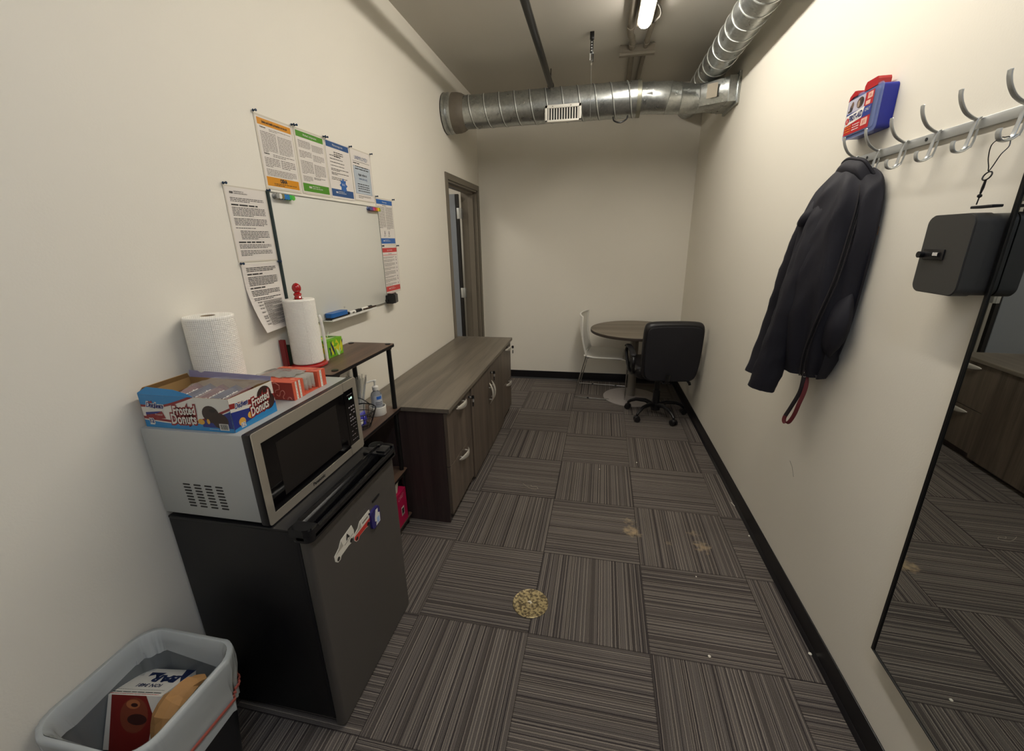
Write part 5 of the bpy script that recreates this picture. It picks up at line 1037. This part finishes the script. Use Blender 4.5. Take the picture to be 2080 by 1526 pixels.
b = MB(); b.tube([(.836+.008*math.cos(R(a)), 1.794, 1.072+.010*math.sin(R(a))) for a in range(0, 360, 36)], .0018, M_CHROME, 6, closed=True); b.build('metal_clip', t2)

# ------------------------------------------------------------------ waste bin with liner and rubbish
t = thing('waste_bin', 'rectangular waste bin lined with a thin white bag, in the near left corner', 'waste bin', (-1.12, .615, 0))
RZ = .505
def bring(z, grow=0.0, n=10):
    k = z/RZ; x0, x1, y0, y1 = -1.250-.038*k-grow, -1.0+.032*k+grow, .50-.05*k-grow, .70+.045*k+grow
    return [(x, y, z) for x, y in rrect(x0, y0, x1, y1, .05+.01*k+grow*.5, n)]
M_BIN = mat('bin_plastic', '#141519', .45); M_BINI = M_BIN
b = MB(); b.grid([bring(z) for z in (0, .1, .3, .49, RZ)], M_BIN, closed_u=True); b.grid([bring(z, -.004) for z in (RZ, .49, .3, .1, .006)], M_BIN, closed_u=True); b.grid([bring(RZ), bring(RZ, -.004)], M_BIN, closed_u=True)
nn = len(bring(0)); b.add(bring(0), [list(range(nn))[::-1]], M_BIN); b.add(bring(.006, -.004), [list(range(nn))], M_BIN); b.build('bin_body', t, ang=1.0)
M_LINER = mat('bag_film', '#cfd6d6', .25, alpha=.24, spec=.7); M_LINER2 = mat('bag_film_folded', '#dfe4e2', .22, alpha=.55, spec=.7)
def wr(p, g, s_, seed, push):   # wrinkle a point outwards/inwards
    x, y, z = p; d = Vector((x+1.12, y-.600, 0)); dn = d.normalized() if d.length else Vector((1, 0, 0))
    a = math.atan2(y-.615, x+1.12)
    v_ = mnoise.noise(Vector((math.cos(a)*5+seed, math.sin(a)*5, z*6)))*.5+mnoise.noise(Vector((math.cos(a)*15+seed, math.sin(a)*15+z*9, z*5)))*.55+(1-abs(mnoise.noise(Vector((math.cos(a)*26+seed, math.sin(a)*26-z*14, z*5)))))**3*.22
    return Vector(p)+dn*(g+s_*v_*push)
def ring2(z, grow, push, seed, dz=0): return [tuple(wr(p, 0, .026, seed, push)+Vector((0, 0, dz))) for p in bring(z, grow, 40)]
rowsI = [ring2(z, -.009-.004*(1 if z < .4 else 0) if z < .5 else -.0052, pu if z < .5 else .1, 1.3 if z < .5 else 2.2) for z, pu in ((RZ+.004, .15), (.485, .35), (.45, .6), (.40, .8), (.34, 1), (.26, 1), (.16, .9), (.06, .6), (.02, .3))]
b = MB(); b.grid(rowsI, M_LINER, closed_u=True); b.build('liner_inside', t, ang=2.0)
rowsF = []
for k, z in enumerate((RZ+.006, .49, .465, .44, .415)):
    rw_ = []
    for q_, p in enumerate(bring(z, -.013 if k else -.0056, 40)):
        a = math.atan2(p[1]-.615, p[0]+1.12); lim = .435+.022*math.sin(a*3+1)+.012*math.sin(a*7)
        zz = RZ+.006-(RZ+.006-lim)*k/4; rw_.append(tuple(wr((p[0], p[1], zz), 0, .012, 5.2, k/4)))
    rowsF.append(rw_)
b = MB(); b.grid(rowsF, M_LINER2, closed_u=True); b.build('liner_fold', t, ang=2.0)
rowsO = [ring2(RZ+.004, -.006, .1, 2.2), ring2(RZ, .0045, .15, 2.2, .006), ring2(.495, .006, .25, 2.2), ring2(.465, .007, .6, 2.2), ring2(.43, .006, .8, 2.2), ring2(.395, .004, 1, 2.2), ring2(.355, .002, 1.1, 2.2), ring2(.33, .002, 1.1, 2.2)]
for rr_ in rowsO:
    for k, p in enumerate(rr_): rr_[k] = (max(p[0], XL+.0015), p[1], p[2])
b = MB(); b.grid(rowsO, M_LINER2, closed_u=True); b.build('liner_skirt', t, ang=2.0)
b = MB(); b.tube([(max(p[0], XL+.006), p[1], p[2]) for p in ring2(.375, .008, 1.0, 2.2)], .006, mat('drawstring_red', '#a5564a', .5), 6, closed=True, flat=((0, 0, 1), .3)); b.build('drawstring', t)
# rubbish: food carton, paper bag
FBX = lambda: None
bc = Vector((-1.268, .598, .437))
U = Vector((.172, .024, 0)).normalized(); V = Vector((.004, .14, -.062)).normalized(); V = (V-U*V.dot(U)).normalized(); N_ = U.cross(V)
Ft = plane(bc, U, V, N_); bw, bd, bh = .150, .122, .14
b = MB(); b.box((0, 0, -bh), (bw, bd, 0), M_CW, .001, F=Ft); o = thing('food_carton', 'discarded food carton printed navy, white and red inside the waste bin', 'box', bc); o0 = b.build('carton', o, smooth=False)
b = MB(); M_NV = mat('print_navy2', '#14234a', .4)
Fu = lambda u, v, w=0.0: Ft(bw-u, bd-v, w)   # print is upside down from here
b.text('ION 3481', .075, .078, .02, Fu, M_NV, .0006, bold=.0006, sx=.9); b.text('BAR', .055, .045, .042, Fu, M_NV, .0006, bold=.0022); b.poly([(.02, .055), (.06, .06), (.055, .05), (.02, .045)], Fu, M_NV, .0006)
b.poly([(0, 0), (.0, .06), (.018, .035), (.03, 0)], Fu, M_NV, .0005); b.poly([(.075, .02), (.085, .045), (.10, .03), (.115, .04), (.12, .02)], Fu, M_NV, .0006); b.words(.01, .15, .108, .005, Fu, M_INK, .0006, rw); b.words(.01, .15, .116, .003, Fu, M_RD, .0006, rw); b.words(.01, .15, .098, .002, Fu, M_GREYINK, .0006, rw)
b.build('top_print', o0, smooth=False)
Fn = plane(Ft(0, 0, 0), U, -N_, U.cross(-N_)); Fn = lambda u, v, w=0.0: Ft(u, -w, -v)
b = MB(); b.rect(0, 0, bw, bh, Fn, M_CW, .0005); b.poly([(.01, .0), (.11, .0), (.135, .05), (.12, .2), (.02, .2)], Fn, mat('carton_crimson', '#7a1e18', .4), .0008); b.disc(.08, .05, .04, Fn, mat('bread_print', '#7d3b25', .5), .001, ry=.045); b.disc(.075, .022, .020, Fn, mat('bread_light', '#a9653c', .5), .0012, ry=.012); b.disc(.079, .024, .010, Fn, mat('filling_print', '#3c1a14', .5), .0014, ry=.005)
b.disc(.09, .06, .028, Fn, mat('filling_print', '#3c1a14', .5), .0014, ry=.014); b.build('front_print', o0, smooth=False)
b = MB(); rows = []
bag = [(-1.115, .575, .43, .055), (-1.09, .62, .435, .06), (-1.065, .66, .42, .05), (-1.05, .695, .40, .03)]
path = cr([(-1.03, .535, .20), (-1.042, .555, .30), (-1.055, .572, .37), (-1.068, .595, .42), (-1.056, .64, .45), (-1.035, .68, .445)], 4); radp = [p.x for p in cr([(.035, 0, 0), (.045, 0, 0), (.048, 0, 0), (.042, 0, 0), (.034, 0, 0), (.016, 0, 0)], 4)]
for i, p in enumerate(path):
    d = (path[min(i+1, len(path)-1)]-path[max(i-1, 0)]).normalized(); a = Vector((1, 0, 0)); a = (a-d*a.dot(d)).normalized(); c = d.cross(a)
    rows.append([p+(a*math.cos(t_)+c*math.sin(t_)*.8)*radp[i]*(1+.35*mnoise.cell(Vector((math.cos(t_)*1.7, math.sin(t_)*1.7, i*.35)))*.5-.12) for t_ in [2*math.pi*k/10 for k in range(10)]])
b.grid(rows, mat('kraft_paper', '#a97d4a', .75, var=.06), closed_u=True); b.add(rows[0], [list(range(10))[::-1]], mat('kraft_paper')); b.add(rows[-1], [list(range(10))], mat('kraft_paper'))
tag(b.build('paper_bag', smooth=False), 'crumpled brown paper bag inside the waste bin', 'paper bag')

# ------------------------------------------------------------------ on the floor
t = thing('floor_drain_cover', 'round worn brass access cover set in the carpet', 'drain cover', (-.238, 1.512, 0))
mb_ = bpy.data.materials.new('worn_brass'); mb_.use_nodes = True; q = NT(mb_); nz_ = q.n('ShaderNodeTexNoise', None, Vector=q.pos(), Scale=80.0, Detail=6.0); f_ = q.n('ShaderNodeMapRange', None, i0=nz_.outputs[0], i1=.44, i2=.56).outputs[0]
q.link(q.mix(f_, lin('#5e5138'), lin('#b5a47a')), 'Base Color'); q.link(q.m('MULTIPLY_ADD', f_, .4, .3), 'Metallic'); q.b.inputs['Roughness'].default_value = .42
b = MB(); b.lathe([(.082, 0), (.082, .003), (.079, .0045), (.074, .0035), (0, .0035)], (-.238, 1.512, 0), mb_, 64, cap=False); dc = b.build('plate', t); b = MB()
for i in range(-8, 9):
    for j in range(-8, 9):
        x, y = i*.0088+(.0044 if j % 2 else 0), j*.0088
        if x*x+y*y < .0049 and x*x+y*y > .0003: b.lathe([(.0033, 0), (.0028, .0012), (0, .0014)], (-.238+x, 1.512+y, .0034), mb_, 8, cap=False)
o_ = b.build('raised_studs', t); o_['kind'] = 'stuff'
b = MB(); b.prism([(-.012, .0), (.002, .010), (.014, -.002), (.004, -.012), (.006, -.002)], 0, .0006, plane((-.243, 1.514, .0048), (1, 0, 0), (0, 1, 0)), mat('plaster_white', '#d9d2bd', .8)); tag(b.build('plaster_chip', smooth=False), 'small pale chip lying on the brass floor cover', 'debris')
M_CRUMBW = mat('lint_white', '#e8e2d2', .8)
for (x, y, r_, lab) in ((.508, 1.381, .006, 'white crumb on the carpet near the mirror end, in the middle'), (.905, 1.463, .007, 'white crumb beside the right baseboard, nearest'), (.547, 1.814, .0035, 'tiny white crumb on the carpet below the two tan stains'), (.902, 2.181, .005, 'white crumb at the foot of the right baseboard, middle one'), (.08, 2.78, .004, 'tiny crumb on the carpet in the middle of the room, farther one'), (.354, 2.922, .005, 'small white fleck on the carpet ahead of the office chair')):
    b = MB(); b.lathe([(r_*.8, 0), (r_, r_*.3), (r_*.5, r_*.8), (0, r_*.9)], (x, y, 0), M_CRUMBW, 8, cap=False); tag(b.build('crumb'), lab, 'debris', 'white crumbs on the carpet')
b = MB(); b.tube(cr([(-.44, 2.50, .002), (-.41, 2.47, .003), (-.37, 2.445, .002), (-.33, 2.45, .003), (-.345, 2.475, .002), (-.37, 2.468, .003), (-.385, 2.49, .002)], 6), .0007, mat('thread_beige', '#b5aa98', .8), 5); tag(b.build('thread'), 'pale thread curled on the carpet beside the near file cabinet', 'thread')
b = MB(); b.tube([(.895, 2.50, .002), (.905, 2.46, .004)], .0016, M_CRUMBW, 6); tag(b.build('lint_strand'), 'short white strand beside the right baseboard', 'debris')
b = MB(); b.tube([(XR-.0008, 1.96, .60), (XR-.0008, 1.93, .585), (XR-.0008, 1.90, .55)], .0007, mat('scuff_grey', '#77726a', .8), 5); struct(b.build('trim_1'))
# light in the neighbouring room
ld = bpy.data.lights.new('adjoining_light', 'AREA'); ld.energy = 9; ld.size = .8; ld.color = (1, .95, .88); lo = bpy.data.objects.new('adjoining_light', ld); COL.objects.link(lo); lo.location = (XL-1.5, 3.9, ZC-.05)
